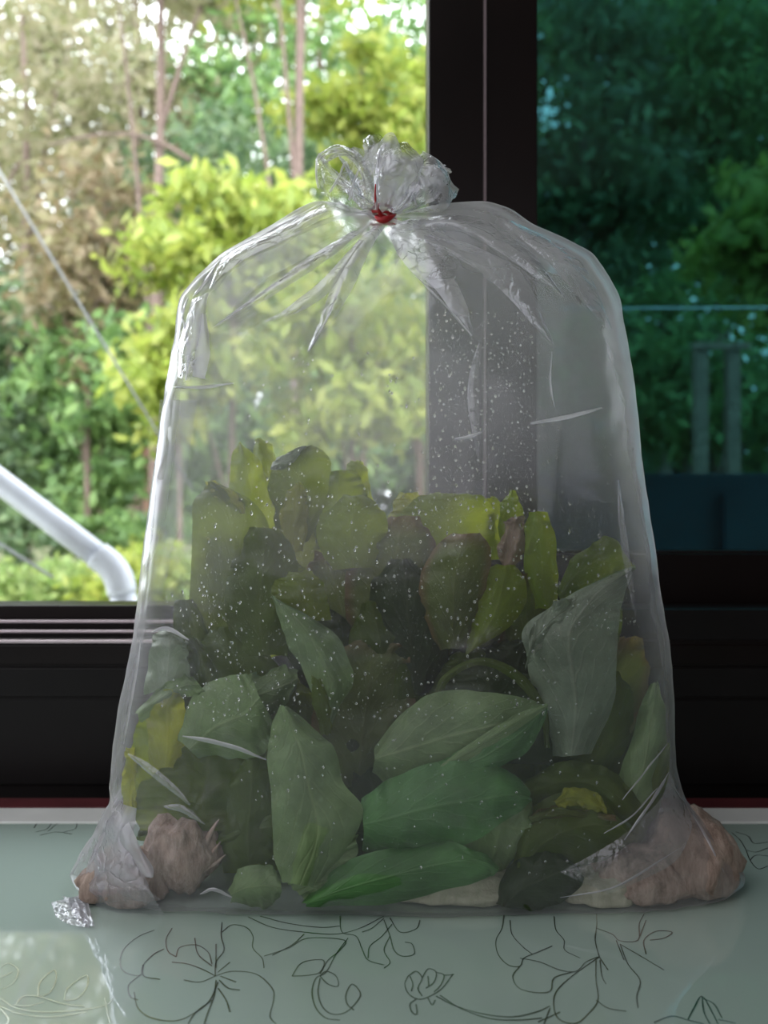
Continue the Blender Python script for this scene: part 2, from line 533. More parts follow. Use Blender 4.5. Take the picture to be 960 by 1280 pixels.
# window: board below, stepped sill with three bright rails, mullion, the sliding tinted sash
win = bpy.data.objects.new('window_1', None); COL.objects.link(win); win['kind'] = 'structure'
zs = W(0, 803, SILL_Y).z
box_obj('under_board', (WX0, SILL_Y, TABLE_Z + 0.0009), (WX1, SILL_Y + 0.02, zs - 0.055), M['panel'], win, 0.001)
box_obj('under_board', (WX0, SILL_Y - 0.002, zs - 0.053), (WX1, SILL_Y + 0.02, zs - 0.024), M['panel'], win, 0.0015)
box_obj('under_board', (WX0, SILL_Y - 0.001, zs - 0.022), (WX1, SILL_Y + 0.02, zs - 0.002), M['frame'], win, 0.0015)
box_obj('red_strip', (WX0, 0.6885, TABLE_Z - 0.02), (WX1, 0.7115, TABLE_Z + 0.0012), M['redtrim'], win, 0.001)
box_obj('ledge', (WX0, 0.712, TABLE_Z - 0.02), (WX1, SILL_Y + 0.02, TABLE_Z + 0.0008), M['panel'], win, 0.001)
def sill_step(py_rail, Y, y_back):
    z = W(0, py_rail, Y).z
    box_obj('sill_step', (WX0, Y, zs - 0.06), (WX1, y_back, z - 0.0006), M['frame'], win)
    return z
r1 = sill_step(800, SILL_Y + 0.001, 0.77)
r2 = sill_step(788, 0.77, 0.79)
r3 = sill_step(776, 0.79, 0.93)
for py, Y, hh in ((802, SILL_Y - 0.0005, 0.0026), (789.5, 0.769, 0.0022), (777, 0.789, 0.0024)):
    z = W(0, py, Y).z
    box_obj('rail', (WX0, Y - 0.0012, z - hh / 2), (X(560, Y), Y + 0.004, z + hh / 2), M['rail'], win, 0.0004)
box_obj('opening_lip', (WX0, WIN_Y - 0.012, W(0, 774, WIN_Y).z - 0.02), (WX1, WIN_Y + 0.03, zo), M['frame'], win, 0.001)
box_obj('mullion', (X(535, WIN_Y), WIN_Y - 0.01, zo - 0.02), (X(605, WIN_Y), WIN_Y + 0.05, WZ1), M['frame'], win, 0.0012)
box_obj('mullion_glint', (X(604.6, WIN_Y - .01), WIN_Y - 0.0112, zo - 0.02), (X(607.6, WIN_Y - .01), WIN_Y, WZ1), M['glint_strip'], win)  # pale strip standing in for the highlight along the mullion edge
box_obj('jamb', (WX0, SILL_Y + 0.02, zs - 0.06), (WX0 + 0.05, 0.93, WZ1), M['frame'], win)
box_obj('jamb', (WX1 - 0.05, SILL_Y + 0.02, zs - 0.06), (WX1, 0.93, WZ1), M['frame'], win)
box_obj('head', (WX0 + .05, SILL_Y + 0.02, WZ1 - 0.05), (WX1 - .05, 0.93, WZ1), M['frame'], win)
win2 = bpy.data.objects.new('window_2', None); COL.objects.link(win2); win2['kind'] = 'structure'
Ys = WIN_Y - 0.008
zr = W(0, 693, Ys).z
box_obj('stile', (X(607.8, Ys), Ys, zo - 0.015), (X(672, Ys), Ys + 0.03, WZ1 - .05), M['frame'], win2, 0.001)
box_obj('stile', (WX1 - 0.11, Ys, zo - 0.015), (WX1 - 0.05, Ys + 0.03, WZ1 - .05), M['frame'], win2, 0.001)
box_obj('bottom_rail', (X(672, Ys), Ys, zo - 0.015), (WX1 - 0.11, Ys + 0.03, zr), M['frame'], win2, 0.001)
box_obj('top_rail', (X(672, Ys), Ys, WZ1 - 0.11), (WX1 - 0.11, Ys + 0.03, WZ1 - .05), M['frame'], win2, 0.001)
box_obj('glazing_bead', (X(672, Ys), Ys + 0.004, zr + 0.0005), (WX1 - 0.11, Ys + 0.012, zr + 0.004), M['panel'], win2)
box_obj('track_cover', (X(600, SILL_Y), SILL_Y + 0.003, zs - 0.03), (WX1 - 0.05, SILL_Y + 0.05, W(0, 762, SILL_Y).z), M['panel'], win2, 0.002)
box_obj('pane', (X(672, Ys), Ys + 0.014, zr), (WX1 - 0.11, Ys + 0.018, WZ1 - 0.11), M['glass'], win2)

# ---------------------------------------------------------------- the table and its line-drawn flowers
tb_y1 = on_table(0, 1029).y
table = empty('table', (0, 0.2, 0))
tag(table, 'glossy pale green glass-topped table with line-drawn flowers, under the bag', 'table')
TX, TY0 = 0.85, -0.15
box_obj('tabletop', (-TX, TY0, TABLE_Z - 0.008), (TX, tb_y1, TABLE_Z), M['table'], table, 0.0015)
box_obj('table_frame', (-TX + 0.02, TY0 + 0.02, TABLE_Z - 0.05), (TX - 0.02, tb_y1 - 0.01, TABLE_Z - 0.0085), M['leg'], table)
box_obj('edge_strip', (-TX, tb_y1, TABLE_Z - 0.008), (TX, tb_y1 + 0.031, TABLE_Z + 0.0012), M['trim'], table, 0.0008)
for sx in (-1, 1):
    for yy in (TY0 + 0.05, tb_y1 - 0.06):
        box_obj('leg', (sx * (TX - 0.06) - 0.025, yy - 0.025, 0), (sx * (TX - 0.06) + 0.025, yy + 0.025, TABLE_Z - 0.05), M['leg'], table, 0.004)

def print_motif(name, lines, label, width=0.00062):
    """flat foil lines on the glass: polylines on the table top, smoothed"""
    V, Fc = [], []
    for ln in lines:
        P = [on_table(a, b, 0.0003) for a, b in ln]
        C = catmull([tuple(p) for p in P], max(6, 5 * (len(P) - 1) + 1))
        n0 = len(V)
        for i in range(len(C)):
            t = C[min(i + 1, len(C) - 1)] - C[max(i - 1, 0)]
            t[2] = 0
            L = np.linalg.norm(t) or 1
            s = np.array([-t[1], t[0], 0]) / L * width * (0.75 + 0.35 * mnoise.noise(Vector(C[i]) * 90))
            V.append(C[i] + s * 0.5 * 1.3)
            V.append(C[i] - s * 0.5 * 1.3)
        for i in range(len(C) - 1):
            a = n0 + 2 * i
            Fc.append((a, a + 1, a + 3, a + 2))
    o = link(name, mesh_from(name, V, Fc), M['foil'], table)
    o['label'] = label
    return o

def c7(pts): return [(x / 2.0, 1000 + y / 2.0) for x, y in pts]
def c8(pts): return [(480 + x / 2.0, 1000 + y / 2.0) for x, y in pts]
print_motif('flower_print', [c7(l) for l in (
    [(385, 325), (345, 342), (310, 372), (300, 405), (312, 430), (350, 438), (358, 412), (385, 385), (410, 372)],
    [(350, 438), (322, 462), (325, 490), (345, 500)],
    [(358, 412), (360, 440), (400, 448)],
    [(430, 320), (415, 348), (420, 378), (440, 392)],
    [(555, 305), (553, 340), (560, 375), (540, 405), (538, 440)],
    [(555, 330), (580, 312), (615, 318), (632, 340), (632, 370), (655, 395), (660, 420)],
    [(440, 392), (450, 368), (490, 362), (520, 380), (530, 410)],
    [(538, 440), (580, 428), (640, 435), (680, 470), (684, 500), (675, 540), (690, 560)],
    [(538, 440), (510, 425), (470, 410), (430, 405)],
    [(540, 450), (535, 490), (520, 530), (510, 560)],
    [(545, 455), (525, 500), (490, 530), (440, 552), (380, 545), (345, 520), (335, 480)],
    [(545, 430), (575, 405)], [(540, 420), (540, 360)], [(530, 415), (495, 385), (487, 345)],
    [(548, 450), (570, 470), (600, 475)], [(545, 470), (565, 500), (575, 530)],
    [(538, 440), (500, 455), (460, 450)], [(550, 440), (590, 455)],
    [(470, 560), (490, 530), (530, 500)])], 'large open flower outlined in dark foil, left of the table middle')
print_motif('vine_print', [c7(l) for l in (
    [(620, 292), (680, 318), (760, 330), (840, 335), (900, 320), (960, 290)],
    [(650, 290), (720, 308), (800, 318), (850, 315)],
    [(660, 390), (720, 370), (770, 345), (860, 350), (850, 375), (820, 400), (800, 435)],
    [(680, 388), (730, 362), (760, 335)],
    [(870, 345), (840, 385), (815, 430), (790, 445), (780, 480), (790, 520), (815, 545), (850, 550)],
    [(800, 445), (795, 480), (805, 515), (830, 535), (865, 530), (895, 500), (900, 480), (880, 460), (865, 485), (868, 510), (885, 525)],
    [(730, 440), (750, 410), (780, 400), (810, 402), (800, 430), (770, 438), (730, 440)],
    [(800, 440), (815, 428), (840, 440), (845, 465), (820, 460), (800, 440)])], 'curling vine and buds outlined in dark foil, below the bag middle')
print_motif('flower_print', [c7(l) for l in (
    [(850, 290), (855, 330), (890, 340), (905, 372), (920, 400), (960, 412)],
    [(960, 300), (975, 340), (985, 375), (1005, 390), (1035, 385), (1030, 360), (1012, 355)],
    [(975, 295), (1000, 330), (1040, 322), (1050, 300)],
    [(980, 310), (955, 340), (925, 365), (920, 395)],
    [(960, 295), (930, 320), (905, 330)],
    [(975, 340), (960, 375), (975, 405), (960, 420)])], 'small foil flower half under the bag front')
print_motif('bud_print', [c8(l) for l in (
    [(60, 440), (52, 460), (62, 485), (90, 498), (125, 485), (150, 465), (172, 435)],
    [(60, 440), (80, 428), (95, 445), (85, 470), (95, 490)],
    [(95, 445), (110, 422), (130, 430), (125, 455), (105, 470)],
    [(130, 430), (150, 438), (142, 462), (125, 480)], [(150, 438), (175, 436)],
    [(80, 498), (65, 510), (70, 530), (82, 535), (80, 510)], [(110, 495), (120, 512), (128, 500)],
    [(130, 490), (180, 515), (250, 535), (320, 542), (380, 530), (415, 515)],
    [(140, 488), (190, 520), (260, 545), (330, 550), (395, 545)],
    [(65, 440), (72, 460), (68, 478)], [(110, 440), (112, 465)])], 'small closed bud on a stem outlined in foil')
print_motif('flower_print', [c8(l) for l in (
    [(300, 285), (295, 320), (280, 350), (285, 385), (310, 412), (340, 415), (350, 395), (385, 380), (420, 365)],
    [(315, 300), (320, 335), (345, 365), (370, 385)],
    [(340, 415), (322, 440), (335, 468), (370, 480), (415, 478), (425, 445), (470, 430)],
    [(340, 395), (390, 405), (440, 425), (480, 428), (505, 405), (535, 392)],
    [(425, 290), (430, 325), (450, 350), (452, 375), (490, 395)],
    [(530, 270), (532, 310), (528, 350), (538, 392)],
    [(530, 320), (570, 335), (590, 352), (635, 350), (638, 310), (650, 285)],
    [(640, 340), (655, 300)],
    [(538, 392), (470, 440), (430, 480), (425, 520), (440, 550), (480, 558), (510, 535), (535, 500), (530, 450), (530, 400)],
    [(538, 392), (560, 425)], [(540, 400), (545, 440), (555, 460)],
    [(530, 500), (560, 520), (605, 528)],
    [(590, 360), (610, 410), (640, 450), (632, 490), (635, 520)],
    [(580, 350), (600, 400)], [(590, 360), (650, 395), (700, 425)],
    [(655, 385), (650, 350), (680, 328), (720, 330), (700, 345), (665, 350)],
    [(400, 560), (415, 520)], [(385, 555), (440, 530)])], 'large ruffled flower outlined in dark foil, right of the table middle')
print_motif('spray_print', [c7(l) for l in (
    [(0, 420), (20, 408), (45, 425), (35, 455), (10, 470), (0, 472)], [(0, 445), (30, 430)],
    [(0, 495), (40, 520), (110, 530), (200, 525), (265, 512), (285, 490)],
    [(0, 515), (50, 535), (130, 542), (215, 530)],
    [(95, 490), (100, 455), (135, 425), (140, 450), (125, 480), (100, 492)],
    [(160, 500), (170, 470), (215, 438), (218, 465), (195, 495), (162, 502)],
    [(40, 510), (60, 490), (100, 492), (160, 510), (210, 515)],
    [(35, 512), (70, 515), (110, 505)], [(262, 495), (268, 530), (275, 560)],
    [(0, 520), (20, 545), (18, 560)])], 'leafy spray of foil lines in the bright reflection at left')
print_motif('flower_print', [c8(l) for l in (
    [(675, 556), (720, 540), (760, 550), (800, 560)], [(760, 548), (775, 520), (795, 490), (820, 530), (835, 560)],
    [(795, 490), (800, 530), (815, 560)], [(835, 548), (880, 558)],
    [(795, 495), (825, 510), (845, 545)])], 'pale foil flower at the near right of the table')
print_motif('flower_print', [c8(l) for l in (
    [(870, 82), (890, 100), (905, 125), (915, 150), (935, 172), (960, 165)],
    [(880, 80), (910, 90), (925, 108), (960, 105)], [(905, 125), (930, 130), (960, 120)],
    [(915, 150), (930, 138), (960, 140)])], 'foil flower behind the bag at the right edge', 0.0006)
print_motif('spray_print', [c7(l) for l in (
    [(85, 70), (100, 50), (130, 45), (120, 70), (90, 80)], [(120, 78), (150, 55), (185, 48), (190, 70), (160, 80)],
    [(100, 88), (140, 80), (180, 85)])], 'small foil spray at the back left of the table', 0.0006)

# ---------------------------------------------------------------- sheets traced between two edges
def sheet(name, L, R, Y, mat, parent, bulge=0.0, yl=0.0, yr=0.0, ruffle=0.003, n=26, m=13, wob=2.0, depth=None, seed=0, frilly=0.0):
    """a leaf or a fold of film: its two edges run in photo coordinates, its distance and its curl are given in metres"""
    k = max(len(L), len(R))
    Lc, Rc = catmull(L, n), catmull(R, n)
    Yc = catmull([(y,) for y in Y], n)[:, 0] if hasattr(Y, '__len__') else np.full(n, Y)
    V, U = [], []
    sd = seed + rng.random() * 50
    for i in range(n):
        s = i / (n - 1)
        for j in range(m):
            t = j / (m - 1)
            q = Lc[i] * (1 - t) + Rc[i] * t
            e = abs(2 * t - 1)
            wv = mnoise.noise_vector(Vector((s * 4.2, t * 2.6, sd)))
            w2 = mnoise.noise_vector(Vector((s * 11, t * 5, sd + 9)))
            qx = q[0] + wob * (wv.x + 0.4 * w2.x) * (0.4 + e)
            qy = q[1] + wob * (wv.y + 0.4 * w2.y) * (0.4 + e)
            y = Yc[i] - bulge * 4 * t * (1 - t) + yl * (1 - t) ** 1.5 + yr * t ** 1.5
            y += ruffle * (wv.z * (0.5 + e) + 0.5 * w2.z * (0.3 + e))
            if frilly:
                y += frilly * e ** 3 * mnoise.noise(Vector((s * 13, round(t) * 7.3, sd + 3))) * 2
                qy += 600 * frilly * e ** 3 * mnoise.noise(Vector((s * 10, round(t) * 5.1, sd + 13)))
            if depth is not None:
                y = depth(qx, qy) + y
            V.append(W(qx, qy, y))
            U.append((t, s))
    return link(name, mesh_from(name, V, grid_faces(n, m), U), mat, parent, smooth=True)

# ---------------------------------------------------------------- the bag
KX, KY = 478.0, 0.568            # knot
#        front py, side py, left px, right px, centre Y, half depth, squareness
ROWS = [(271, 271, 468, 489, .568, .009, 2.0), (277, 263, 452, 512, .568, .018, 2.0), (286, 254, 425, 562, .568, .028, 2.0),
        (298, 252, 403, 604, .568, .038, 2.0), (312, 262, 380, 634, .568, .046, 2.0), (325, 282, 346, 662, .569, .053, 2.0),
        (345, 299, 310, 700, .569, .060, 2.1), (365, 318, 275, 735, .570, .066, 2.2), (392, 348, 246, 755, .570, .071, 2.3),
        (418, 374, 228, 768, .570, .075, 2.4), (446, 425, 223, 776, .570, .078, 2.4), (480, 470, 217, 783, .570, .080, 2.4),
        (560, 560, 205, 794, .570, .081, 2.4), (640, 640, 193, 804, .570, .081, 2.4), (720, 720, 182, 815, .570, .082, 2.4),
        (800, 800, 171, 827, .569, .081, 2.5), (880, 880, 157, 835, .568, .080, 2.5), (950, 950, 148, 838, .566, .077, 2.5),
        (1000, 992, 146, 846, .564, .074, 2.6), (1045, 1030, 128, 880, .562, .070, 2.7), (1085, 1055, 112, 904, .560, .065, 2.8),
        (1118, 1078, 99, 918, .558, .058, 3.0), (1138, 1092, 100, 917, .556, .052, 3.0), (1146, 1099.5, 108, 905, .5549, .049, 3.0)]
NU, NV = 300, 240
def bag_rows():
    R = np.array(ROWS)
    # arc-length spacing of the rows, linear so that the shoulders keep their corners
    d = np.r_[0, np.cumsum(np.hypot(np.diff(R[:, 0]), np.diff(R[:, 2])))]
    s = np.linspace(0, d[-1], NV)
    lin = np.stack([np.interp(s, d, R[:, k]) for k in range(7)], 1)
    ker = np.array([1, 2, 3, 2, 1]) / 9.0
    pad = np.pad(lin, ((2, 2), (0, 0)), mode='edge')
    return np.stack([np.convolve(pad[:, k], ker, 'valid') for k in range(7)], 1), s / d[-1]
RB, SB = bag_rows()
tri = lambda x: 2 * abs(x - math.floor(x + 0.5))
pleat_ph = [rng.random() * 6 for _ in range(6)]
def bag_point(i, u):
    fy, sy, lx, rx, yc, d, ex = RB[i]
    c, s = math.cos(u), math.sin(u)               # u = -pi/2 faces the camera
    cx = math.copysign(abs(c) ** (2 / ex), c)
    cy = math.copysign(abs(s) ** (2 / ex), s)
    zf = (640 - fy) / F * (yc - d)
    zs_ = (640 - sy) / F * yc
    z = zs_ + (zf - zs_) * (abs(cy) ** 1.6)
    mx, hw = (lx + rx) / 2, (rx - lx) / 2
    x = ((mx - 480) + hw * cx) / F * yc
    y = yc + d * cy
    # pleats that fan out of the knot and die on the shoulders
    a = fy
    amp = max(0.0, min(1, (a - 271) / 25)) * max(0.0, 1 - (a - 300) / 190) if a < 490 else 0.0
    fr = 0.0
    if amp > 0:
        w = u + 0.25 * mnoise.noise(Vector((c * 1.5, s * 1.5, a * 0.006)))
        fr = (tri(w * 11 / 6.283 + pleat_ph[0]) - 0.5) + 0.7 * (tri(w * 17 / 6.283 + pleat_ph[1]) - 0.5) + 0.35 * (tri(w * 29 / 6.283 + pleat_ph[2]) - .5)
    disp = 0.0055 * amp * fr
    # slack in the film
    P = Vector((x, y, z))
    disp += 0.0035 * mnoise.noise(P * 14 + Vector((3, 1, 7))) * min(1, max(0, (a - 280) / 60))
    cr = mnoise.noise(P * 55 + Vector((1, 9, 2)))
    crump = 0.25
    px = 480 + x / y * F
    py = 640 - z / y * F
    if px < 300: crump += 0.4 * math.exp(-((py - 470) / 45) ** 2)
    if py > 960: crump += 1.0 * min(1, (py - 960) / 60) * (1 if (px < 300 or px > 780) else .35)
    disp += 0.0016 * crump * (1 - 2 * abs(cr)) * min(1, max(0, (a - 275) / 40))
    # ridges: slack folds running across the lower front corners
    nx, ny = c / max(hw, 1), s
    nl = math.hypot(c * d, s * hw / F * yc) or 1
    nx, ny = c * d / nl, s * (hw / F * yc) / nl
    zz = max(CAM.z + z, TABLE_Z + 0.0008)
    return (x + nx * disp, y + ny * disp, zz)

bag = empty('plastic_bag', (0.0, 0.555, TABLE_Z))
tag(bag, 'clear plastic bag full of lettuce, tied shut at the top and misted with droplets', 'bag')
V = []
for i in range(NV):
    for j in range(NU):
        V.append(bag_point(i, 2 * math.pi * j / NU))
Fc = grid_faces(NV, NU, True)
BAGV = np.array(V)
# base: the ring drawn in to the middle on the table
base_i = (NV - 1) * NU
cxy = BAGV[base_i:].mean(0)
for k, f in enumerate((0.85, 0.5, 0.1)):
    for j in range(NU):
        p = BAGV[base_i + j]
        V.append((cxy[0] + (p[0] - cxy[0]) * f, cxy[1] + (p[1] - cxy[1]) * f, TABLE_Z + 0.0006))
Fc += [tuple(q + base_i for q in f) for f in grid_faces(4, NU, True)]
uvs = None
film = link('film', mesh_from('film', V, Fc), M['film'], bag, smooth=True)

# distance of the film's front wall at a pixel
fr_sel = BAGV.reshape(NV, NU, 3)[:, NU // 2:, :].reshape(-1, 3)
FPX = np.stack([480 + fr_sel[:, 0] / fr_sel[:, 1] * F, 640 - (fr_sel[:, 2] - CAM.z) / fr_sel[:, 1] * F], 1)
def front_Y(px, py):
    d = (FPX[:, 0] - px) ** 2 + (FPX[:, 1] - py) ** 2
    k = np.argpartition(d, 4)[:4]
    w = 1 / (d[k] + 4)
    return float((fr_sel[k, 1] * w).sum() / w.sum())

def fold(name, L, R, mat='fold', off=-0.0022, bulge=0.0015, n=18, m=6, wob=1.2, yl=0.0, yr=0.0, rf=0.0012):
    return sheet(name, L, R, off, M[mat], bag, bulge=bulge, ruffle=rf, n=n, m=m, wob=wob, depth=front_Y, yl=yl, yr=yr)
# the big pleats that fall from the knot
fold('pleat', [(468, 282), (442, 308), (418, 348), (404, 388), (384, 440)], [(482, 283), (462, 312), (446, 350), (424, 390), (386, 440)], bulge=.004)
fold('pleat', [(485, 290), (500, 322), (528, 352), (548, 362)], [(498, 278), (533, 273), (553, 315), (571, 344)], bulge=.005)
fold('pleat', [(536, 350), (562, 386), (586, 417)], [(568, 348), (582, 378), (592, 418)], bulge=.003)
fold('pleat', [(440, 288), (390, 320), (330, 362), (270, 408)], [(452, 290), (402, 330), (340, 370), (272, 410)], mat='fold', bulge=.003)
fold('pleat', [(448, 300), (400, 352), (358, 385), (330, 402)], [(458, 302), (424, 352), (378, 388), (332, 403)], bulge=.003)
fold('pleat', [(405, 256), (345, 286), (280, 322), (262, 360)], [(412, 268), (356, 300), (296, 330), (264, 362)], mat='pleat', bulge=.003)
fold('pleat', [(515, 276), (580, 268), (650, 300), (704, 368)], [(518, 290), (575, 290), (640, 325), (702, 372)], mat='pleat', bulge=.004)
fold('pleat', [(530, 292), (600, 310), (655, 345), (692, 428)], [(530, 306), (592, 334), (640, 376), (688, 432)], mat='pleat', bulge=.005)
fold('pleat', [(640, 276), (700, 306), (735, 340), (764, 410)], [(630, 280), (680, 322), (716, 364), (762, 414)], mat='pleat', bulge=.003)
# left side tucks
fold('tuck_sheen', [(240, 375), (226, 420), (222, 470)], [(262, 365), (250, 420), (238, 478)], bulge=.003)
fold('tuck_sheen', [(250, 392), (244, 440), (240, 470)], [(258, 392), (262, 440), (256, 474)], mat='glint_crease')
# narrow slivers of whiter film that paint the highlight streaks on creases
def glint_crease(pts, w, mat='glint_crease', name='glint_crease'):
    P = catmull(pts, 7)
    L, R = [], []
    for i in range(7):
        t = P[min(i + 1, 6)] - P[max(i - 1, 0)]
        t = t / (np.linalg.norm(t) or 1)
        k = w * 0.5 * math.sin(math.pi * (0.06 + 0.88 * i / 6)) ** 0.8
        L.append((P[i][0] - t[1] * k, P[i][1] + t[0] * k))
        R.append((P[i][0] + t[1] * k, P[i][1] - t[0] * k))
    return fold(name, L, R, mat, n=14, m=4, wob=0.6, bulge=.001, rf=.0005)
for pts, w in (([(664, 529), (705, 522), (753, 510)], 5), ([(568, 549), (585, 546), (602, 540)], 4), ([(216, 484), (255, 484), (292, 479)], 4),
               ([(160, 942), (196, 968), (238, 1006)], 11), ([(228, 920), (280, 930), (333, 950)], 6), ([(205, 1008), (230, 1012), (256, 1030)], 9),
               ([(384, 332), (330, 365), (268, 408)], 4), ([(386, 438), (408, 400), (428, 350), (462, 300)], 3), ([(590, 420), (560, 385), (520, 345)], 3),
               ([(498, 300), (520, 335), (552, 362), (570, 345)], 3), ([(235, 372), (226, 400), (220, 450)], 4), ([(276, 320), (258, 350), (240, 372)], 4),
               ([(402, 254), (345, 284), (276, 320)], 3), ([(228, 395), (236, 440), (232, 476)], 4), ([(262, 440), (240, 455), (258, 474)], 4),
               ([(133, 1020), (150, 1060), (186, 1096)], 16), ([(152, 1000), (136, 1030), (112, 1080)], 6), ([(176, 800), (166, 860), (154, 930)], 5),
               ([(190, 790), (210, 786), (236, 800)], 6), ([(250, 1118), (268, 1112), (290, 1122)], 5),
               ([(836, 965), (816, 1000), (780, 1050)], 4), ([(822, 985), (790, 1020), (755, 1042)], 2.5), ([(850, 990), (880, 1040), (905, 1090)], 4),
               ([(778, 1000), (810, 960), (834, 930)], 2.5), ([(600, 430), (591, 490), (598, 570)], 14), ([(690, 440), (688, 480), (694, 512)], 2),
               ([(700, 1122), (770, 1108), (850, 1060)], 2.5), ([(772, 600), (782, 690), (795, 770)], 9),
               ([(106, 1100), (140, 1085), (200, 1125)], 9), ([(118, 1060), (128, 1100), (120, 1140)], 12)):
    glint_crease(pts, w, mat='pleat' if w >= 9 else 'glint_crease')
fold('tuck_sheen', [(150, 1004), (122, 1048), (106, 1098), (110, 1142)], [(172, 1010), (166, 1060), (186, 1108), (206, 1146)], mat='fold', bulge=.004, rf=.004)
fold('tuck_sheen', [(134, 1022), (150, 1060), (176, 1092), (188, 1098)], [(156, 1016), (172, 1052), (190, 1082), (192, 1096)], mat='glint_crease', bulge=.004)  # whiter strip painting the shiny sweep at this corner
fold('tuck_sheen', [(836, 962), (824, 1000), (770, 1050), (700, 1090)], [(846, 985), (866, 1030), (840, 1080), (760, 1118)], mat='pleat', bulge=.003)
fold('tuck_sheen', [(200, 500), (192, 600), (182, 700), (176, 780)], [(246, 500), (232, 600), (214, 700), (190, 780)], mat='sheen', bulge=.002, rf=.0003)  # milky strip painting the sheen down the left edge
# crumpled corner lying on the table at left, flared corner at right
def corner(name, L, R, mat):
    V, U = [], []
    n, m = 16, 10
    Lc, Rc = catmull(L, n), catmull(R, n)
    for i in range(n):
        for j in range(m):
            t = j / (m - 1)
            q = Lc[i] * (1 - t) + Rc[i] * t
            h = 0.001 + 0.007 * abs(mnoise.noise(Vector((q[0] * .11, q[1] * .16, 3.3)))) * (0.4 + 0.6 * i / n)
            V.append(on_table(q[0], q[1], h))
    return link(name, mesh_from(name, V, grid_faces(n, m)), M[mat], bag)
corner('corner_tail', [(64, 1128), (80, 1124), (104, 1118)], [(70, 1146), (86, 1155), (112, 1160)], 'fold')
corner('corner_tail', [(78, 1120), (92, 1122), (106, 1112)], [(96, 1150), (104, 1156), (118, 1158)], 'glint_crease')

# frill above the knot
V = []
nu, nv = 160, 34
zk = W(KX, 271, KY)
for i in range(nv):
    v = i / (nv - 1)
    for j in range(nu):
        u = 2 * math.pi * j / nu
        c, s = math.cos(u), math.sin(u)
        pl = (tri(u * 7 / 6.283 + .2 + .12 * math.sin(3 * u)) - .5) + .8 * (tri(u * 12 / 6.283 + .37) - .5) + .5 * (tri(u * 19 / 6.283) - .5)
        nz = mnoise.noise(Vector((c * 1.6, s * 1.6, v * 1.2 + 4)))
        r = 0.0075 + (0.029 * v ** 0.75) * (1 + 0.36 * pl * min(1, v * 2.5)) + 0.008 * nz * v
        h = 0.047 * v ** 1.1 * (1 + 0.35 * nz) - 0.012 * v ** 4
        crk = mnoise.noise(Vector((c * 5, s * 5, v * 6 + 20)))
        r += 0.0035 * (1 - 2 * abs(crk)) * v
        V.append((zk.x + 0.004 * v + r * c * 1.02, zk.y + r * s * 0.85, zk.z + h))
fr = link('frill', mesh_from('frill', V, grid_faces(nv, nu, True)), M['frill'], bag)
def lobe(L, R, Y, mat='frill', b=.006, yl=0, yr=0):
    return sheet('frill_fold', L, R, Y, M[mat], bag, bulge=b, ruffle=.004, n=20, m=14, wob=3.0, yl=yl, yr=yr)
lobe([(470, 262), (430, 255), (402, 236), (394, 206), (398, 192)], [(476, 258), (452, 240), (428, 222), (412, 205), (400, 192)], [.565, .560, .556, .552, .556])
lobe([(398, 193), (412, 184), (430, 182), (452, 196), (466, 222)], [(404, 208), (418, 196), (432, 196), (448, 212), (468, 258)], [.552, .548, .548, .554, .562])
lobe([(472, 258), (456, 220), (454, 185), (460, 170)], [(492, 255), (496, 215), (490, 188), (474, 165)], [.566, .560, .566, .570], 'fold')
lobe([(476, 264), (469, 225), (469, 200), (478, 178)], [(520, 250), (530, 215), (522, 192), (508, 180)], [.555, .540, .540, .548], 'fold', .012)
lobe([(484, 266), (500, 232), (512, 205), (528, 190)], [(500, 268), (540, 250), (560, 225), (550, 200)], [.556, .545, .545, .552], 'frill', .01)
lobe([(488, 266), (520, 240), (540, 218), (552, 205)], [(500, 268), (535, 268), (562, 255), (572, 238)], [.560, .552, .552, .558], 'frill', .008)
lobe([(466, 266), (440, 262), (420, 248), (402, 240)], [(470, 270), (445, 272), (418, 262), (398, 248)], [.562, .556, .552, .553], 'fold', .004)
for pts in ([(470, 262), (472, 225), (474, 190), (486, 178)], [(485, 255), (498, 225), (506, 200)], [(500, 262), (522, 232), (535, 208)], [(398, 235), (395, 208), (402, 190), (430, 183)],
            [(412, 240), (424, 220), (430, 205)], [(436, 250), (442, 228), (448, 212)], [(528, 188), (548, 200), (558, 214)], [(505, 245), (514, 238), (520, 256)]):
    P = catmull(pts, 6)
    sheet('frill_fold', [(p[0] - 1.3, p[1]) for p in P], [(p[0] + 1.3, p[1] + .8) for p in P], .538, M['glint_crease'], bag, bulge=.001, ruffle=.001, n=10, m=3, wob=.5)  # whiter slivers drawn as glints on the frill's wrinkles

# rubber band: wound round the neck, its end standing up in the frill
band_pts = []
for k in range(70):
    a = k / 69 * 2 * math.pi * 2.6 - 1.2
    band_pts.append((zk.x + 0.0098 * math.cos(a) * (1 + .05 * math.sin(3 * a)), zk.y + 0.0098 * math.sin(a), zk.z + 0.001 + 0.0035 * math.sin(a * .73) + .0008 * math.cos(a * 2.3)))
band = empty('rubber_band', tuple(zk))
tag(band, 'thin red rubber band wound around the neck of the bag', 'rubber band')
link('winding', tube_mesh('winding', band_pts, 0.0011, 8), M['rubber'], band, smooth=True)
up = [W(x, y, Y) for x, y, Y in ((482, 273, .5525), (476, 268, .5465), (471, 258, .541), (469, 246, .537), (469.5, 230, .535))]
link('loose_end', tube_mesh('loose_end', [tuple(p) for p in catmull([tuple(p) for p in up], 14)], [0.0022 * (1 - .8 * (i / 13) ** .7) for i in range(14)], 8), M['rubber'], band, smooth=True)
kn = [W(x, y, Y) for x, y, Y in ((469, 271, .549), (476, 275, .546), (486, 273, .546), (494, 269, .549))]
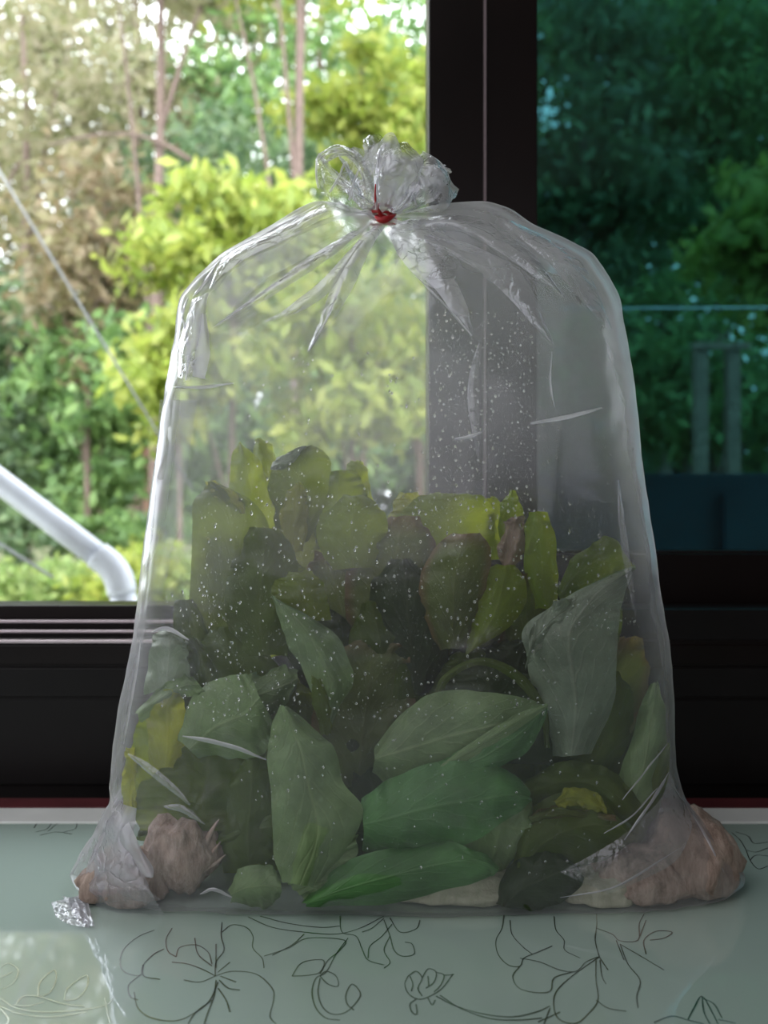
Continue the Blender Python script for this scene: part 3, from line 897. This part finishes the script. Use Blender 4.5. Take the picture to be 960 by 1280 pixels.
link('knot', tube_mesh('knot', [tuple(p) for p in catmull([tuple(p) for p in kn], 12)], [0.0008, .0012, .0016, .002, .0023, .0024, .0023, .002, .0017, .0014, .001, .0006], 10), M['rubber'], band, smooth=True)

# droplets on the inside of the film
def droplets(n, regions, rmin, rmax, name):
    seg, ring = 7, 3
    tv, tf = [], []
    for i in range(ring):
        a = i / ring * math.pi / 2
        for j in range(seg):
            w = 2 * math.pi * j / seg
            tv.append((math.cos(a) * math.cos(w), math.sin(a), math.cos(a) * math.sin(w)))
    tv.append((0, 1, 0))
    tri_f = []
    for i in range(ring - 1):
        for j in range(seg):
            j2 = (j + 1) % seg
            tri_f += [(i * seg + j, i * seg + j2, (i + 1) * seg + j2), (i * seg + j, (i + 1) * seg + j2, (i + 1) * seg + j)]
    for j in range(seg):
        tri_f.append(((ring - 1) * seg + j, (ring - 1) * seg + (j + 1) % seg, ring * seg))
        if 0 < j < seg - 1:
            tri_f.append((0, j + 1, j))
    tv = np.array(tv)
    tri_f = np.array(tri_f)
    VV, FF = [], []
    tot = sum(r[4] for r in regions)
    c = 0
    for (x0, y0, x1, y1, wt) in regions:
        for _ in range(int(n * wt / tot)):
            px, py = rng.uniform(x0, x1), rng.uniform(y0, y1)
            r = rmin + (rmax - rmin) * rng.random() ** 4
            Yf = front_Y(px, py)
            p = np.array(W(px, py, Yf + 0.0002))
            el = 1.0 + (1.2 * rng.random() ** 3)
            VV.append(tv * np.array([r, -r * 0.6, r * el]) + p)
            FF.append(tri_f + c * len(tv))
            c += 1
    o = link(name, mesh_from(name, np.concatenate(VV), np.concatenate(FF)), M['drop'], bag, smooth=True)
    o['kind'] = 'stuff'
    return o
droplets(3800, [(535, 390, 690, 640, 5), (300, 430, 535, 640, 2.0), (250, 620, 700, 900, 7), (690, 520, 800, 800, 2.5), (200, 700, 300, 900, 1),
                (300, 880, 780, 1100, 2)], 0.00018, 0.00085, 'droplets')

droplets(4000, [(535, 380, 700, 640, 5), (300, 430, 535, 640, 1.5), (250, 620, 700, 900, 5), (690, 460, 810, 860, 4)], 0.00012, 0.00030, 'mist_droplets')
# ---------------------------------------------------------------- lettuces
lettuce_left = empty('lettuce', tuple(W(215, 1075, .55)))
tag(lettuce_left, 'lettuce on the left with its pale root plug in the left bag corner', 'lettuce', 'lettuces in the bag')
lettuce_mid = empty('lettuce', tuple(W(470, 1095, .55)))
tag(lettuce_mid, 'middle lettuce with broad pale green leaves pressed against the bag front', 'lettuce', 'lettuces in the bag')
lettuce_right = empty('lettuce', tuple(W(850, 1070, .55)))
tag(lettuce_right, 'lettuce on the right, grey-green folded leaves above a brown root plug', 'lettuce', 'lettuces in the bag')
A, B, C = lettuce_left, lettuce_mid, lettuce_right

def lf(par, mat, L, R, Y, bulge=0.012, yl=0.0, yr=0.0, ruffle=0.005, wob=3.2, name='leaf'):
    return sheet(name, L, R, Y, M['lf_' + mat], par, bulge=bulge, yl=yl, yr=yr, ruffle=ruffle, wob=wob, frilly=ruffle * 0.9, n=32, m=15)
def lfh(par, mat, st, Y, **kw):
    """upright leaf from rows (py, left px, right px), root end first"""
    return lf(par, mat, [(l, y) for y, l, r in st], [(r, y) for y, l, r in st], Y, **kw)

# back row, lit from behind
lfh(A, 'mid', [(860, 270, 330), (800, 236, 340), (700, 238, 345), (640, 242, 328), (615, 252, 296), (602, 261, 264)], [.585, .58, .575, .57, .567, .565])
lfh(A, 'yellow', [(642, 300, 308), (630, 280, 306), (615, 264, 292), (602, 258, 266)], .560, bulge=.003)
lfh(A, 'bright', [(700, 305, 350), (640, 285, 350), (600, 286, 336), (572, 290, 322), (553, 297, 301)], [.60, .597, .594, .59, .588])
lfh(A, 'bright', [(660, 325, 372), (600, 317, 358), (565, 316, 343), (548, 320, 325)], .612)
lfh(A, 'mid', [(680, 350, 385), (625, 336, 408), (585, 340, 414), (564, 362, 404), (556, 386, 391)], [.592, .588, .584, .58, .578])
lfh(A, 'grey', [(588, 338, 352), (578, 340, 366), (566, 356, 378), (557, 378, 389)], .570, bulge=.004)
lfh(A, 'yellow', [(690, 352, 378), (650, 350, 386), (622, 355, 384), (604, 366, 376)], .575, bulge=.006)
lfh(B, 'mid', [(680, 395, 450), (640, 384, 462), (610, 390, 456), (588, 410, 440)], .602)
lfh(B, 'bright', [(660, 425, 470), (615, 428, 464), (585, 434, 458), (576, 444, 450)], .618)
lfh(B, 'bright', [(710, 415, 468), (675, 396, 480), (645, 402, 482), (626, 424, 468), (620, 440, 452)], [.57, .565, .562, .562, .565], bulge=.014)
lfh(B, 'yellow', [(690, 488, 540), (650, 486, 545), (628, 492, 534), (616, 502, 522)], .605)
lfh(B, 'bright', [(720, 510, 600), (670, 494, 618), (640, 500, 618), (622, 522, 600), (617, 545, 580)], [.60, .598, .595, .595, .598], bulge=.015)
lfh(B, 'red', [(800, 440, 530), (730, 430, 548), (680, 450, 545), (645, 490, 525)], .576, ruffle=.008)
lfh(C, 'bright', [(700, 590, 650), (660, 580, 640), (635, 590, 632), (622, 602, 618)], .610)
lfh(B, 'red', [(810, 548, 585), (765, 530, 604), (720, 527, 612), (685, 542, 613), (667, 568, 600)], [.56, .553, .548, .546, .55], bulge=.016)
lfh(B, 'bright', [(818, 580, 586), (785, 583, 636), (752, 590, 658), (722, 604, 657), (706, 622, 644)], [.556, .552, .55, .552, .555], bulge=.012)
lfh(C, 'bright', [(700, 625, 650), (660, 624, 654), (636, 624, 652), (613, 638, 642)], .585, bulge=.006)
lfh(C, 'pink', [(712, 630, 642), (690, 622, 652), (660, 628, 656), (645, 640, 655)], .577, bulge=.005)
lfh(C, 'bright', [(760, 668, 696), (710, 656, 698), (668, 655, 692), (640, 662, 682)], .572, bulge=.008)
# right-hand folded leaf
lf(C, 'mid', [(696, 742), (712, 702), (735, 682), (758, 671), (793, 707)], [(702, 752), (725, 738), (750, 727), (775, 716), (794, 710)], .548, bulge=.006)
lf(C, 'pale', [(700, 750), (730, 734), (760, 720), (794, 706)], [(704, 756), (733, 742), (763, 726), (795, 711)], .538, bulge=.001, ruffle=.001, wob=.8)
lfh(C, 'grey', [(945, 690, 740), (880, 672, 768), (830, 658, 772), (790, 654, 772), (758, 690, 776), (735, 722, 786), (710, 788, 794)],
    [.545, .538, .532, .528, .53, .538, .55], bulge=.016)
lf(C, 'grey', [(656, 838), (672, 815), (700, 790), (716, 768)], [(664, 790), (670, 775), (690, 755), (718, 745)], .521, bulge=.006)
lfh(C, 'pale', [(1040, 764, 800), (985, 770, 826), (930, 786, 834), (885, 802, 831), (853, 814, 824)], [.545, .545, .55, .555, .56], bulge=.01)
lfh(C, 'mid', [(980, 700, 760), (920, 720, 790), (870, 735, 790), (840, 750, 775)], .56)
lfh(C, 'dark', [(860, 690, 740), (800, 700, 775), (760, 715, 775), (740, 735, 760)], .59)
# centre, upright curled leaf
lfh(B, 'bright', [(775, 352, 416), (748, 340, 410), (726, 345, 402), (714, 362, 386)], .535, bulge=.012)
lf(B, 'pale', [(340, 742), (349, 775), (362, 810), (384, 850), (398, 888), (402, 918)], [(348, 750), (395, 775), (426, 803), (440, 850), (424, 885), (412, 918)], [.528, .525, .526, .53, .535, .54], bulge=.010)
lf(B, 'mid', [(388, 845), (392, 880), (400, 918)], [(402, 850), (412, 885), (414, 918)], .521, bulge=.004, ruffle=.001)
# arching leaf and the two broad leaves under it
lfh(B, 'dark', [(955, 566, 689), (900, 548, 688), (862, 548, 676), (838, 566, 652), (821, 596, 616)], [.545, .54, .538, .54, .545], bulge=.01)
lf(B, 'mid', [(540, 872), (556, 842), (600, 822), (650, 840), (682, 885), (687, 935)], [(552, 872), (564, 848), (600, 832), (642, 850), (673, 890), (681, 935)], .530, bulge=.002, ruffle=.001, wob=1)
lf(B, 'pale', [(470, 935), (510, 886), (545, 863), (600, 863), (650, 872), (683, 882)], [(466, 965), (500, 990), (560, 985), (620, 955), (660, 922), (685, 886)], [.525, .523, .522, .522, .525, .53], bulge=.012)
lf(B, 'fresh', [(545, 955), (590, 926), (640, 897), (682, 880)], [(556, 985), (620, 965), (662, 935), (686, 884)], [.512, .512, .514, .52], bulge=.008)
lf(B, 'pale', [(540, 962), (590, 928), (640, 896), (683, 879)], [(548, 968), (604, 940), (652, 908), (685, 884)], .505, bulge=.002, ruffle=.001, wob=1)
lf(B, 'fresh', [(453, 1000), (480, 978), (540, 956), (600, 951), (640, 965), (662, 990)], [(455, 1062), (490, 1068), (540, 1062), (592, 1050), (640, 1022), (664, 1002)], [.512, .508, .505, .505, .508, .513], bulge=.012)
lf(B, 'pale', [(600, 980), (640, 966), (660, 985), (668, 1025)], [(570, 1055), (600, 1088), (628, 1088), (664, 1045)], .525, bulge=.01)
lf(B, 'fresh', [(378, 1128), (410, 1096), (450, 1071), (520, 1053), (560, 1053), (598, 1068), (622, 1086)], [(384, 1132), (430, 1133), (500, 1127), (560, 1113), (600, 1100), (615, 1094), (623, 1088)], .505, bulge=.010)
lf(B, 'pale', [(352, 880), (338, 918), (334, 945), (339, 990), (342, 1060), (352, 1104)], [(358, 884), (396, 914), (418, 935), (432, 978), (453, 1022), (398, 1108)], [.508, .507, .506, .506, .505, .507], bulge=.012)
lf(B, 'pale', [(352, 1085), (365, 1110), (385, 1125)], [(450, 1040), (440, 1080), (410, 1105)], .508, bulge=.006)
lf(C, 'dark', [(620, 1130), (630, 1090), (660, 1068), (690, 1066), (722, 1085)], [(640, 1138), (670, 1138), (700, 1130), (722, 1112), (730, 1098)], .512, bulge=.01)
lf(C, 'mid', [(640, 1080), (660, 1020), (700, 990), (750, 1000), (790, 1040)], [(660, 1092), (700, 1088), (740, 1080), (775, 1065), (795, 1050)], .522, bulge=.012)
lf(C, 'yellow', [(690, 1000), (712, 984), (740, 988), (758, 1010)], [(700, 1010), (720, 1008), (742, 1014), (760, 1018)], .513, bulge=.004)
lf(C, 'red', [(660, 1018), (690, 1006), (730, 1012), (770, 1020)], [(665, 1030), (700, 1024), (740, 1028), (772, 1030)], .514, bulge=.004)
lf(C, 'mid', [(655, 975), (700, 955), (760, 960), (800, 1000)], [(660, 1010), (710, 1000), (760, 1015), (800, 1040)], .535, bulge=.01)
lf(C, 'mid', [(760, 1060), (790, 1000), (815, 950), (836, 925)], [(790, 1072), (815, 1030), (832, 985), (838, 940)], .545, bulge=.008)
# left side
lf(A, 'grey', [(180, 870), (186, 820), (192, 796), (205, 785)], [(238, 850), (236, 820), (234, 806), (230, 800)], [.545, .54, .538, .54], bulge=.01)
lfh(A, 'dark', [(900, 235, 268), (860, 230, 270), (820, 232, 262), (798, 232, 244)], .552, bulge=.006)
lf(A, 'pale', [(170, 890), (200, 858), (225, 846), (240, 844)], [(176, 905), (204, 885), (232, 870), (258, 868)], .535, bulge=.006)
lfh(A, 'yellow', [(960, 190, 222), (920, 184, 236), (885, 186, 232), (862, 200, 224)], .538, bulge=.010)
lfh(A, 'bright', [(1000, 165, 235), (950, 162, 250), (910, 168, 240), (880, 178, 210)], .555, bulge=.012)
lfh(A, 'yellow', [(1015, 156, 172), (970, 154, 172), (935, 158, 170)], .545, bulge=.003)
lf(A, 'pale', [(222, 925), (240, 870), (280, 845), (310, 842)], [(250, 950), (300, 948), (332, 940), (340, 900)], .532, bulge=.012)
lfh(A, 'mid', [(1040, 175, 330), (1000, 165, 340), (960, 190, 330), (930, 220, 300)], .548, bulge=.016)
lfh(A, 'mid', [(1090, 280, 345), (1040, 270, 350), (980, 285, 345), (950, 300, 330)], .54, bulge=.01)
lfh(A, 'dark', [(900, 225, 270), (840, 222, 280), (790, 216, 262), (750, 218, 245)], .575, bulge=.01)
lfh(A, 'mid', [(820, 300, 360), (760, 280, 365), (700, 290, 370), (660, 310, 350)], .565, bulge=.012)
lf(A, 'pale', [(258, 868), (300, 845), (350, 832), (372, 836)], [(250, 905), (300, 905), (345, 890), (372, 860)], .56, bulge=.01)
lf(A, 'pale', [(285, 1112), (300, 1088), (330, 1080), (352, 1098)], [(290, 1126), (312, 1134), (335, 1134), (352, 1122)], .512, bulge=.008, ruffle=.002)
# the dense heart behind
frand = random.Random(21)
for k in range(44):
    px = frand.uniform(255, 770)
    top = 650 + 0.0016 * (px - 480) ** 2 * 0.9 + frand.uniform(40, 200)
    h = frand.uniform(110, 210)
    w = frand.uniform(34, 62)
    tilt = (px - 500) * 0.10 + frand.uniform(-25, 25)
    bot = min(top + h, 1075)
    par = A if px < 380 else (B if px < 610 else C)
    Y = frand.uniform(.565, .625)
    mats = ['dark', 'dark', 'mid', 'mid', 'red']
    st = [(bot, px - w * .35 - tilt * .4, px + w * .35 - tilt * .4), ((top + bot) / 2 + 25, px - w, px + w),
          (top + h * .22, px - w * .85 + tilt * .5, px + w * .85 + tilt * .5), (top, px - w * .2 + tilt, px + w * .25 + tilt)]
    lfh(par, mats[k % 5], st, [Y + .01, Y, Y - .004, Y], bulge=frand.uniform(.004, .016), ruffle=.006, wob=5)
for k in range(18):
    px = frand.uniform(262, 690)
    top = 585 + 0.0008 * (px - 400) ** 2 + frand.uniform(40, 110)
    h = frand.uniform(90, 150)
    w = frand.uniform(24, 46)
    tilt = (px - 470) * 0.06 + frand.uniform(-18, 18)
    par = A if px < 380 else (B if px < 610 else C)
    Y = frand.uniform(.575, .63)
    st = [(top + h, px - w * .6 - tilt * .4, px + w * .6 - tilt * .4), (top + h * .6, px - w, px + w),
          (top + h * .2, px - w * .9 + tilt * .6, px + w * .9 + tilt * .6), (top, px - w * .3 + tilt, px + w * .35 + tilt)]
    lfh(par, ['bright', 'bright', 'mid', 'yellow', 'red'][k % 5], st, [Y + .012, Y, Y - .004, Y - .012], bulge=frand.uniform(.002, .014), ruffle=.009, wob=8)
for k in range(16):
    px = frand.uniform(230, 770)
    py = frand.uniform(960, 1070)
    par = A if px < 380 else (B if px < 610 else C)
    w = frand.uniform(50, 90)
    h = frand.uniform(30, 50)
    Y = frand.uniform(.54, .60)
    lf(par, ['dark', 'mid', 'dark', 'pale'][k % 4], [(px - w, py + 10), (px - w * .4, py - h * .8), (px + w * .4, py - h), (px + w, py)],
       [(px - w, py + 18), (px - w * .4, py + h * .6), (px + w * .4, py + h * .5), (px + w, py + 8)], Y, ruffle=.006, wob=4)

def root_plug(par, px, py, Y, rx, ry, rz, mat, seed, name='root_plug', rag=0):
    bm = bmesh.new()
    bmesh.ops.create_icosphere(bm, subdivisions=4, radius=1)
    c = W(px, py, Y)
    for v in bm.verts:
        p = v.co.copy()
        f = 1 + 0.22 * mnoise.noise(p * 1.6 + Vector((seed, 0, 0))) + 0.10 * mnoise.noise(p * 4.5 + Vector((0, seed, 0))) + .05 * mnoise.noise(p * 11)
        f += 0.06 * math.sin(9 * math.atan2(p.y, p.x) + seed)
        v.co = Vector((p.x * rx * f, p.y * ry * f, p.z * rz * f)) + c
        v.co.z = max(v.co.z, TABLE_Z + 0.0015)
    me = bpy.data.meshes.new(name)
    bm.to_mesh(me)
    bm.free()
    o = link(name, me, M[mat], par, smooth=True)
    return o
root_plug(A, 226, 1062, .538, .026, .022, .027, 'root', 2.0)
root_plug(A, 160, 1098, .530, .030, .020, .020, 'root_dark', 5.0)
root_plug(C, 858, 1072, .545, .034, .028, .032, 'root_dark', 8.0)
root_plug(C, 800, 1092, .535, .036, .024, .020, 'root', 11.0)
root_plug(B, 580, 1110, .530, .050, .018, .012, 'stem', 14.0, name='stem_base')
root_plug(B, 745, 1108, .530, .030, .018, .013, 'stem', 17.0, name='stem_base')
for par, pts in ((A, [(255, 1058), (266, 1036), (274, 1024)]), (A, [(250, 1062), (262, 1046), (268, 1032)]), (A, [(246, 1080), (266, 1064), (276, 1052)]), (A, [(246, 1090), (268, 1080), (282, 1068)])):
    P = [tuple(W(a, b, .530)) for a, b in pts]
    link('root_strand', tube_mesh('root_strand', [tuple(p) for p in catmull(P, 8)], [.0030, .0026, .0021, .0017, .0013, .001, .0007, .0003], 7), M['root'], par, smooth=True)

# ---------------------------------------------------------------- outdoors
GZ = -0.15
gn = 40
V, Fc = [], []
for i in range(gn):
    for j in range(gn):
        x = -45 + 90 * j / (gn - 1)
        y = 1.0 + 60 * i / (gn - 1)
        V.append((x, y, GZ + 0.15 * mnoise.noise(Vector((x * .2, y * .2, 0))) * min(1, y / 6)))
g = link('ground', mesh_from('ground', V, grid_faces(gn, gn)), M['soil'], smooth=True)
g['kind'] = 'structure'

def leaves_mesh(name, C_, size, fold=0.25):
    n = len(C_)
    a = nrng.normal(size=(n, 3))
    a[:, 2] -= 0.5
    a /= np.linalg.norm(a, axis=1)[:, None]
    b = np.cross(a, nrng.normal(size=(n, 3)))
    b /= np.linalg.norm(b, axis=1)[:, None]
    c = np.cross(a, b)
    s = size * (0.6 + 0.8 * nrng.random(n))[:, None]
    V = np.stack([C_ - a * s, C_ + b * s * .45 + c * s * fold * .4, C_ + a * s, C_ - b * s * .45 + c * s * fold * .4], 1).reshape(-1, 3)
    i = np.arange(n)[:, None] * 4
    Fc = np.concatenate([i + np.array([[0, 1, 2]]), i + np.array([[0, 2, 3]])], 0)
    return mesh_from(name, V, Fc)

def clump_points(center, rad, ncl, nl, tight):
    """leaves gathered in sprays through an ellipsoid crown"""
    d = nrng.normal(size=(ncl, 3))
    d /= np.linalg.norm(d, axis=1)[:, None]
    r = nrng.random(ncl) ** 0.4
    cc = np.array(center) + d * r[:, None] * np.array(rad)
    k = nrng.integers(0, ncl, nl)
    off = nrng.normal(size=(nl, 3)) * tight * np.array([1, 1, .55])
    return cc[k] + off, cc

def tree(name, label, cat, px, Y, crown_py, rad, nl, size, mat, bark='bark', ncl=40, tight=0.35, trunk_r=0.12, lean=0.0, group=None, nbr=5, top=None):
    x = (px - 480) / F * Y
    cz = CAM.z + (640 - crown_py) / F * Y
    o = empty(name, (x, Y, GZ))
    tag(o, label, cat, group)
    C_, cc = clump_points((x + lean, Y, cz), rad, ncl, nl, tight)
    C_ = C_[C_[:, 2] > GZ]
    fo = link('foliage', leaves_mesh('foliage', C_, size), M[mat], o)
    fo['kind'] = 'stuff'
    zt = cz + rad[2] * 0.6
    pts = [(x + lean * (t ** 1.3) + 0.15 * trunk_r * 8 * mnoise.noise(Vector((px * .1, t * 2.2, Y))) * t, Y + .2 * mnoise.noise(Vector((t * 2, px, 0))) * t, GZ - .05 + (zt - GZ) * t) for t in np.linspace(0, 1, 9)]
    link('trunk', tube_mesh('trunk', pts, [trunk_r * (1.15 - .85 * t) for t in np.linspace(0, 1, 9)], 9), M[bark], o, smooth=True)
    for q in range(nbr):
        t0 = 0.35 + 0.5 * q / max(1, nbr)
        p0 = np.array(pts[int(t0 * 8)])
        e = cc[int(nrng.integers(0, len(cc)))]
        mid = (p0 + e) / 2 + np.array([0, 0, .12 * np.linalg.norm(e - p0)])
        P = catmull([p0, mid, e], 8)
        link('branch', tube_mesh('branch', [tuple(v) for v in P], [trunk_r * .42 * (1 - .8 * i / 7) for i in range(8)], 6), M[bark], o, smooth=True)
    return o

gT = 'trees of the wood beyond the window'
def T(label, *a, **k): return tree('tree', label, 'tree', *a, group=gT, **k)
# far row
T('hazy olive tree far back at the left edge of the open window', -60, 30, 190, (6.5, 2.5, 11), 10500, .26, 'fo_olive', ncl=90, tight=.8, trunk_r=.3)
T('hazy olive tree far back behind the upper left of the view', 170, 32, 190, (6.0, 2.5, 11), 10500, .26, 'fo_olive', ncl=90, tight=.8, trunk_r=.3)
T('hazy green tree far back behind the bag knot', 400, 31, 190, (6.0, 2.5, 11), 10500, .26, 'fo_green', ncl=90, tight=.8, trunk_r=.3)
T('hazy green tree far back hidden mostly by the mullion', 620, 30, 190, (6.5, 2.5, 11), 10500, .26, 'fo_green', ncl=90, tight=.8, trunk_r=.3)
T('dim green tree far back behind the middle of the tinted pane', 830, 31, 190, (6.0, 2.5, 11), 10500, .26, 'fo_green', ncl=90, tight=.8, trunk_r=.3)
T('dim green tree far back at the right edge of the tinted pane', 1040, 30, 190, (6.0, 2.5, 11), 10500, .26, 'fo_green', ncl=90, tight=.8, trunk_r=.3)
for k, px in enumerate((-260, -20, 210, 430, 650, 880, 1110, 1350)):
    tree('thicket', 'dark thicket filling the horizon under the far trees, ' + ('left of the frame', 'at the left edge', 'above the pipe elbow', 'behind the bag', 'behind the bag right side', 'behind the tinted pane', 'at the right edge', 'beyond the right edge')[k],
         'thicket', px, 36, 604, (6.2, 1.6, 3.0), 9000, .30, 'fo_dark' if k % 2 else 'fo_green', ncl=80, tight=.7, trunk_r=.1, group='thickets on the horizon', nbr=2)
T('hazy green tree far back beyond the right edge of the tinted pane', 1270, 30, 190, (6.5, 2.5, 11), 9000, .26, 'fo_green', ncl=90, tight=.8, trunk_r=.3)
T('hazy olive tree farthest to the right beyond the frame', 1510, 31, 190, (6.5, 2.5, 11), 9000, .26, 'fo_olive', ncl=90, tight=.8, trunk_r=.3)
# middle row
T('tall olive-leaved tree with a thin dark trunk at the far left', 30, 17, 130, (2.6, 2, 3.4), 2400, .15, 'fo_olive', ncl=70, tight=.42, trunk_r=.14)
TA = T('tall tree with a pale trunk left of centre in the open window', 196, 12, -110, (2.2, 1.6, 1.5), 1700, .13, 'fo_olive', bark='bark_pale', ncl=60, tight=.42, trunk_r=.105, nbr=3)
T('tall tree with a pale trunk just left of the bag knot', 372, 12, -130, (2.0, 1.6, 1.5), 1700, .13, 'fo_yellow', bark='bark_pale', ncl=60, tight=.4, trunk_r=.115, nbr=3)
T('dark leafy tree at left behind the diagonal wire', 20, 15, 470, (2.4, 1.6, 2.4), 7000, .14, 'fo_dark', ncl=70, tight=.4, trunk_r=.13)
T('dark green slim tree with a bare lower trunk left of the bag', 128, 14, 520, (1.5, 1.2, 2.0), 4200, .12, 'fo_green', ncl=50, tight=.32, trunk_r=.075)
T('slim tree with two-tone leaves and a dark trunk close left of the bag', 152, 14.6, 420, (1.4, 1.2, 2.0), 4200, .12, 'fo_olive', ncl=50, tight=.32, trunk_r=.075)
T('slim tree with a reddish trunk beside the left bag edge', 186, 13, 500, (1.2, 1.1, 1.6), 3600, .12, 'fo_green', bark='bark_red', ncl=45, tight=.3, trunk_r=.085)
T('green tree seen through the bag left of the mullion', 400, 14, 470, (2.2, 1.4, 2.4), 6000, .13, 'fo_green', ncl=60, tight=.4, trunk_r=.1)
T('dim tall tree behind the tinted pane, close right of the mullion', 730, 15, 200, (2.0, 1.6, 3.2), 5600, .14, 'fo_dark', ncl=60, tight=.4, trunk_r=.14)
T('dim tall tree behind the tinted pane, towards the right edge', 900, 16, 160, (2.3, 1.8, 3.6), 6400, .14, 'fo_green', ncl=70, tight=.4, trunk_r=.15)
T('dim bushy tree low behind the tinted pane', 860, 13, 480, (2.2, 1.4, 1.7), 5600, .12, 'fo_green', ncl=60, tight=.34, trunk_r=.09)
T('dim dark tree behind the tinted pane beside the right bag edge', 735, 20, 480, (2.6, 1.4, 3.4), 5600, .17, 'fo_dark', ncl=60, tight=.45, trunk_r=.12)
T('mid green tree behind the bag knot and the left edge of the mullion', 525, 18, 340, (1.9, 1.2, 3.6), 4200, .15, 'fo_green', ncl=55, tight=.4, trunk_r=.1)
T('low green tree seen through the bag above the left lettuce', 315, 16, 530, (1.7, 1.2, 1.3), 3600, .13, 'fo_green', ncl=46, tight=.36, trunk_r=.08)
T('dark leafy tree in the shade behind the bright young tree', 270, 19, 300, (3.4, 1.6, 3.6), 6500, .17, 'fo_dark', ncl=60, tight=.5, trunk_r=.14)
T('brownish-leaved tree above the diagonal wire at left', 110, 13, 330, (1.3, 1.0, 2.0), 1900, .12, 'fo_brown', ncl=34, tight=.34, trunk_r=.06)
P = catmull([tuple(W(a, b, 11.9)) for a, b in ((238, 200), (205, 180), (165, 168), (110, 170), (60, 182))], 10)
link('branch', tube_mesh('branch', [tuple(v) for v in P], [.04 * (1 - .07 * i) for i in range(10)], 7), M['bark_pale'], TA, smooth=True)
# near young trees
T('bright yellow-green young tree standing in the middle of the open window', 290, 9, 310, (1.15, .9, .85), 3000, .105, 'fo_yellow', ncl=42, tight=.2, trunk_r=.05)
T('bright yellow-green sapling low beside the left shoulder of the bag', 225, 8.5, 460, (.55, .6, .85), 1500, .10, 'fo_yellow', ncl=28, tight=.17, trunk_r=.035)
T('yellow-green young tree high between the pale trunk and the mullion', 455, 14, 150, (1.5, 1.0, 1.7), 3400, .13, 'fo_yellow', ncl=40, tight=.22, trunk_r=.05)
T('yellow-green young tree behind the bag, seen through its film', 440, 8, 450, (1.0, .7, 1.0), 2600, .10, 'fo_yellow', ncl=34, tight=.2, trunk_r=.045)
T('leafy sapling with a pale twig at the upper right of the tinted pane', 965, 7, 300, (.55, .5, .7), 2000, .09, 'fo_yellow', ncl=22, tight=.16, trunk_r=.03)
gS = 'low shrubs under the open window'
for px, Y, py, rad, mat, lab in ((30, 6.5, 742, (.55, .4, .20), 'fo_grass', 'low pale green shrub at the left edge under the pipe'),
                                 (105, 7.2, 735, (.5, .4, .20), 'fo_grass', 'low pale green shrub in the middle under the pipe'),
                                 (170, 6.2, 722, (.36, .4, .26), 'fo_yellow', 'low bright shrub behind the foot of the pipe'),
                                 (300, 6.4, 728, (.6, .4, .26), 'fo_grass', 'low green shrub behind the left of the bag'),
                                 (440, 6.8, 725, (.6, .4, .26), 'fo_grass', 'low green shrub behind the bag middle'),
                                 (20, 11, 660, (1.3, .8, .45), 'fo_dark', 'dark low shrub far left behind the pipe'),
                                 (150, 12, 668, (1.3, .8, .35), 'fo_green', 'mid green low shrub in the shade of the slim trees')):
    tree('shrub', lab, 'shrub', px, Y, py, rad, 1500, .055 if Y < 9 else .08, mat, ncl=26, tight=.10, trunk_r=.012, group=gS, nbr=2)

# white drainpipe with its elbow, thin wires
pipe = empty('drainpipe', tuple(W(145, 740, 1.6)))
tag(pipe, 'white plastic drainpipe slanting down outside the open window', 'pipe')
P = [W(-120, 512, 1.75), W(-10, 594, 1.68), W(70, 655, 1.63), W(132, 702, 1.6)]
link('straight_pipe', tube_mesh('straight_pipe', [tuple(p) for p in P], 0.0265, 20), M['pvc'], pipe, smooth=True)
E = catmull([tuple(W(a, b, 1.6)) for a, b in ((122, 694), (138, 707), (148, 722), (153, 742))], 14)
link('elbow', tube_mesh('elbow', [tuple(p) for p in E], 0.030, 20), M['pvc'], pipe, smooth=True)
link('lower_pipe', tube_mesh('lower_pipe', [tuple(W(a, b, 1.6)) for a, b in ((151, 735), (162, 775), (190, 900))], 0.0265, 20), M['pvc'], pipe, smooth=True)
def wire(label, p0, p1, r, mat='wire'):
    q = [tuple(Vector(p0).lerp(Vector(p1), t)) for t in (0, .33, .66, 1)]
    o = link('wire', tube_mesh('wire', q, r, 8), M[mat], smooth=True)
    rebase(o, p0)
    tag(o, label, 'wire')
wire('thin pale stay wire slanting down left of the bag outside', W(-60, 116, 2.4), W(240, 612, 2.2), .0036)
wire('thin pale stay wire low at the left edge below the pipe', W(-60, 642, 2.0), W(66, 722, 2.0), .004)
wire('thin horizontal wire outside behind the tinted pane', W(700, 386, 3.0), W(1150, 384, 3.0), .005, 'pvc')
# bars and a dark panel added in place of reflections in the tinted pane
rack = empty('reflection_rack', tuple(W(900, 530, 6)))
tag(rack, 'pale brown bars standing in for a reflection in the tinted pane', 'frame')
for px in (876, 916):
    a, b = W(px - 8, 525, 6), W(px + 8, 430, 6)
    box_obj('reflection_post', (a.x, 5.97, GZ - .02), (b.x, 6.05, b.z), M['wood'], rack, 0.004)
a, b = W(862, 438, 6), W(934, 430, 6)
box_obj('crossbar', (a.x, 5.94, a.z), (b.x, 5.968, b.z), M['wood'], rack, 0.004)
scr = empty('dark_reflection_panel', tuple(W(900, 690, 2.2)))
tag(scr, 'dark blue panel added for the dark reflection at the foot of the tinted pane', 'added panel')
a, b = W(668, 900, 2.3), W(1250, 592, 2.3)
box_obj('reflection_sheet', (a.x, 2.3, GZ - .02), (b.x, 2.33, b.z), M['dark_reflection'], scr, 0.004)
a, b = W(906, 900, 2.28), W(938, 618, 2.28)
box_obj('reflection_strip', (a.x, 2.27, GZ - .02), (b.x, 2.299, b.z), M['dark_reflection'], scr, 0.004)
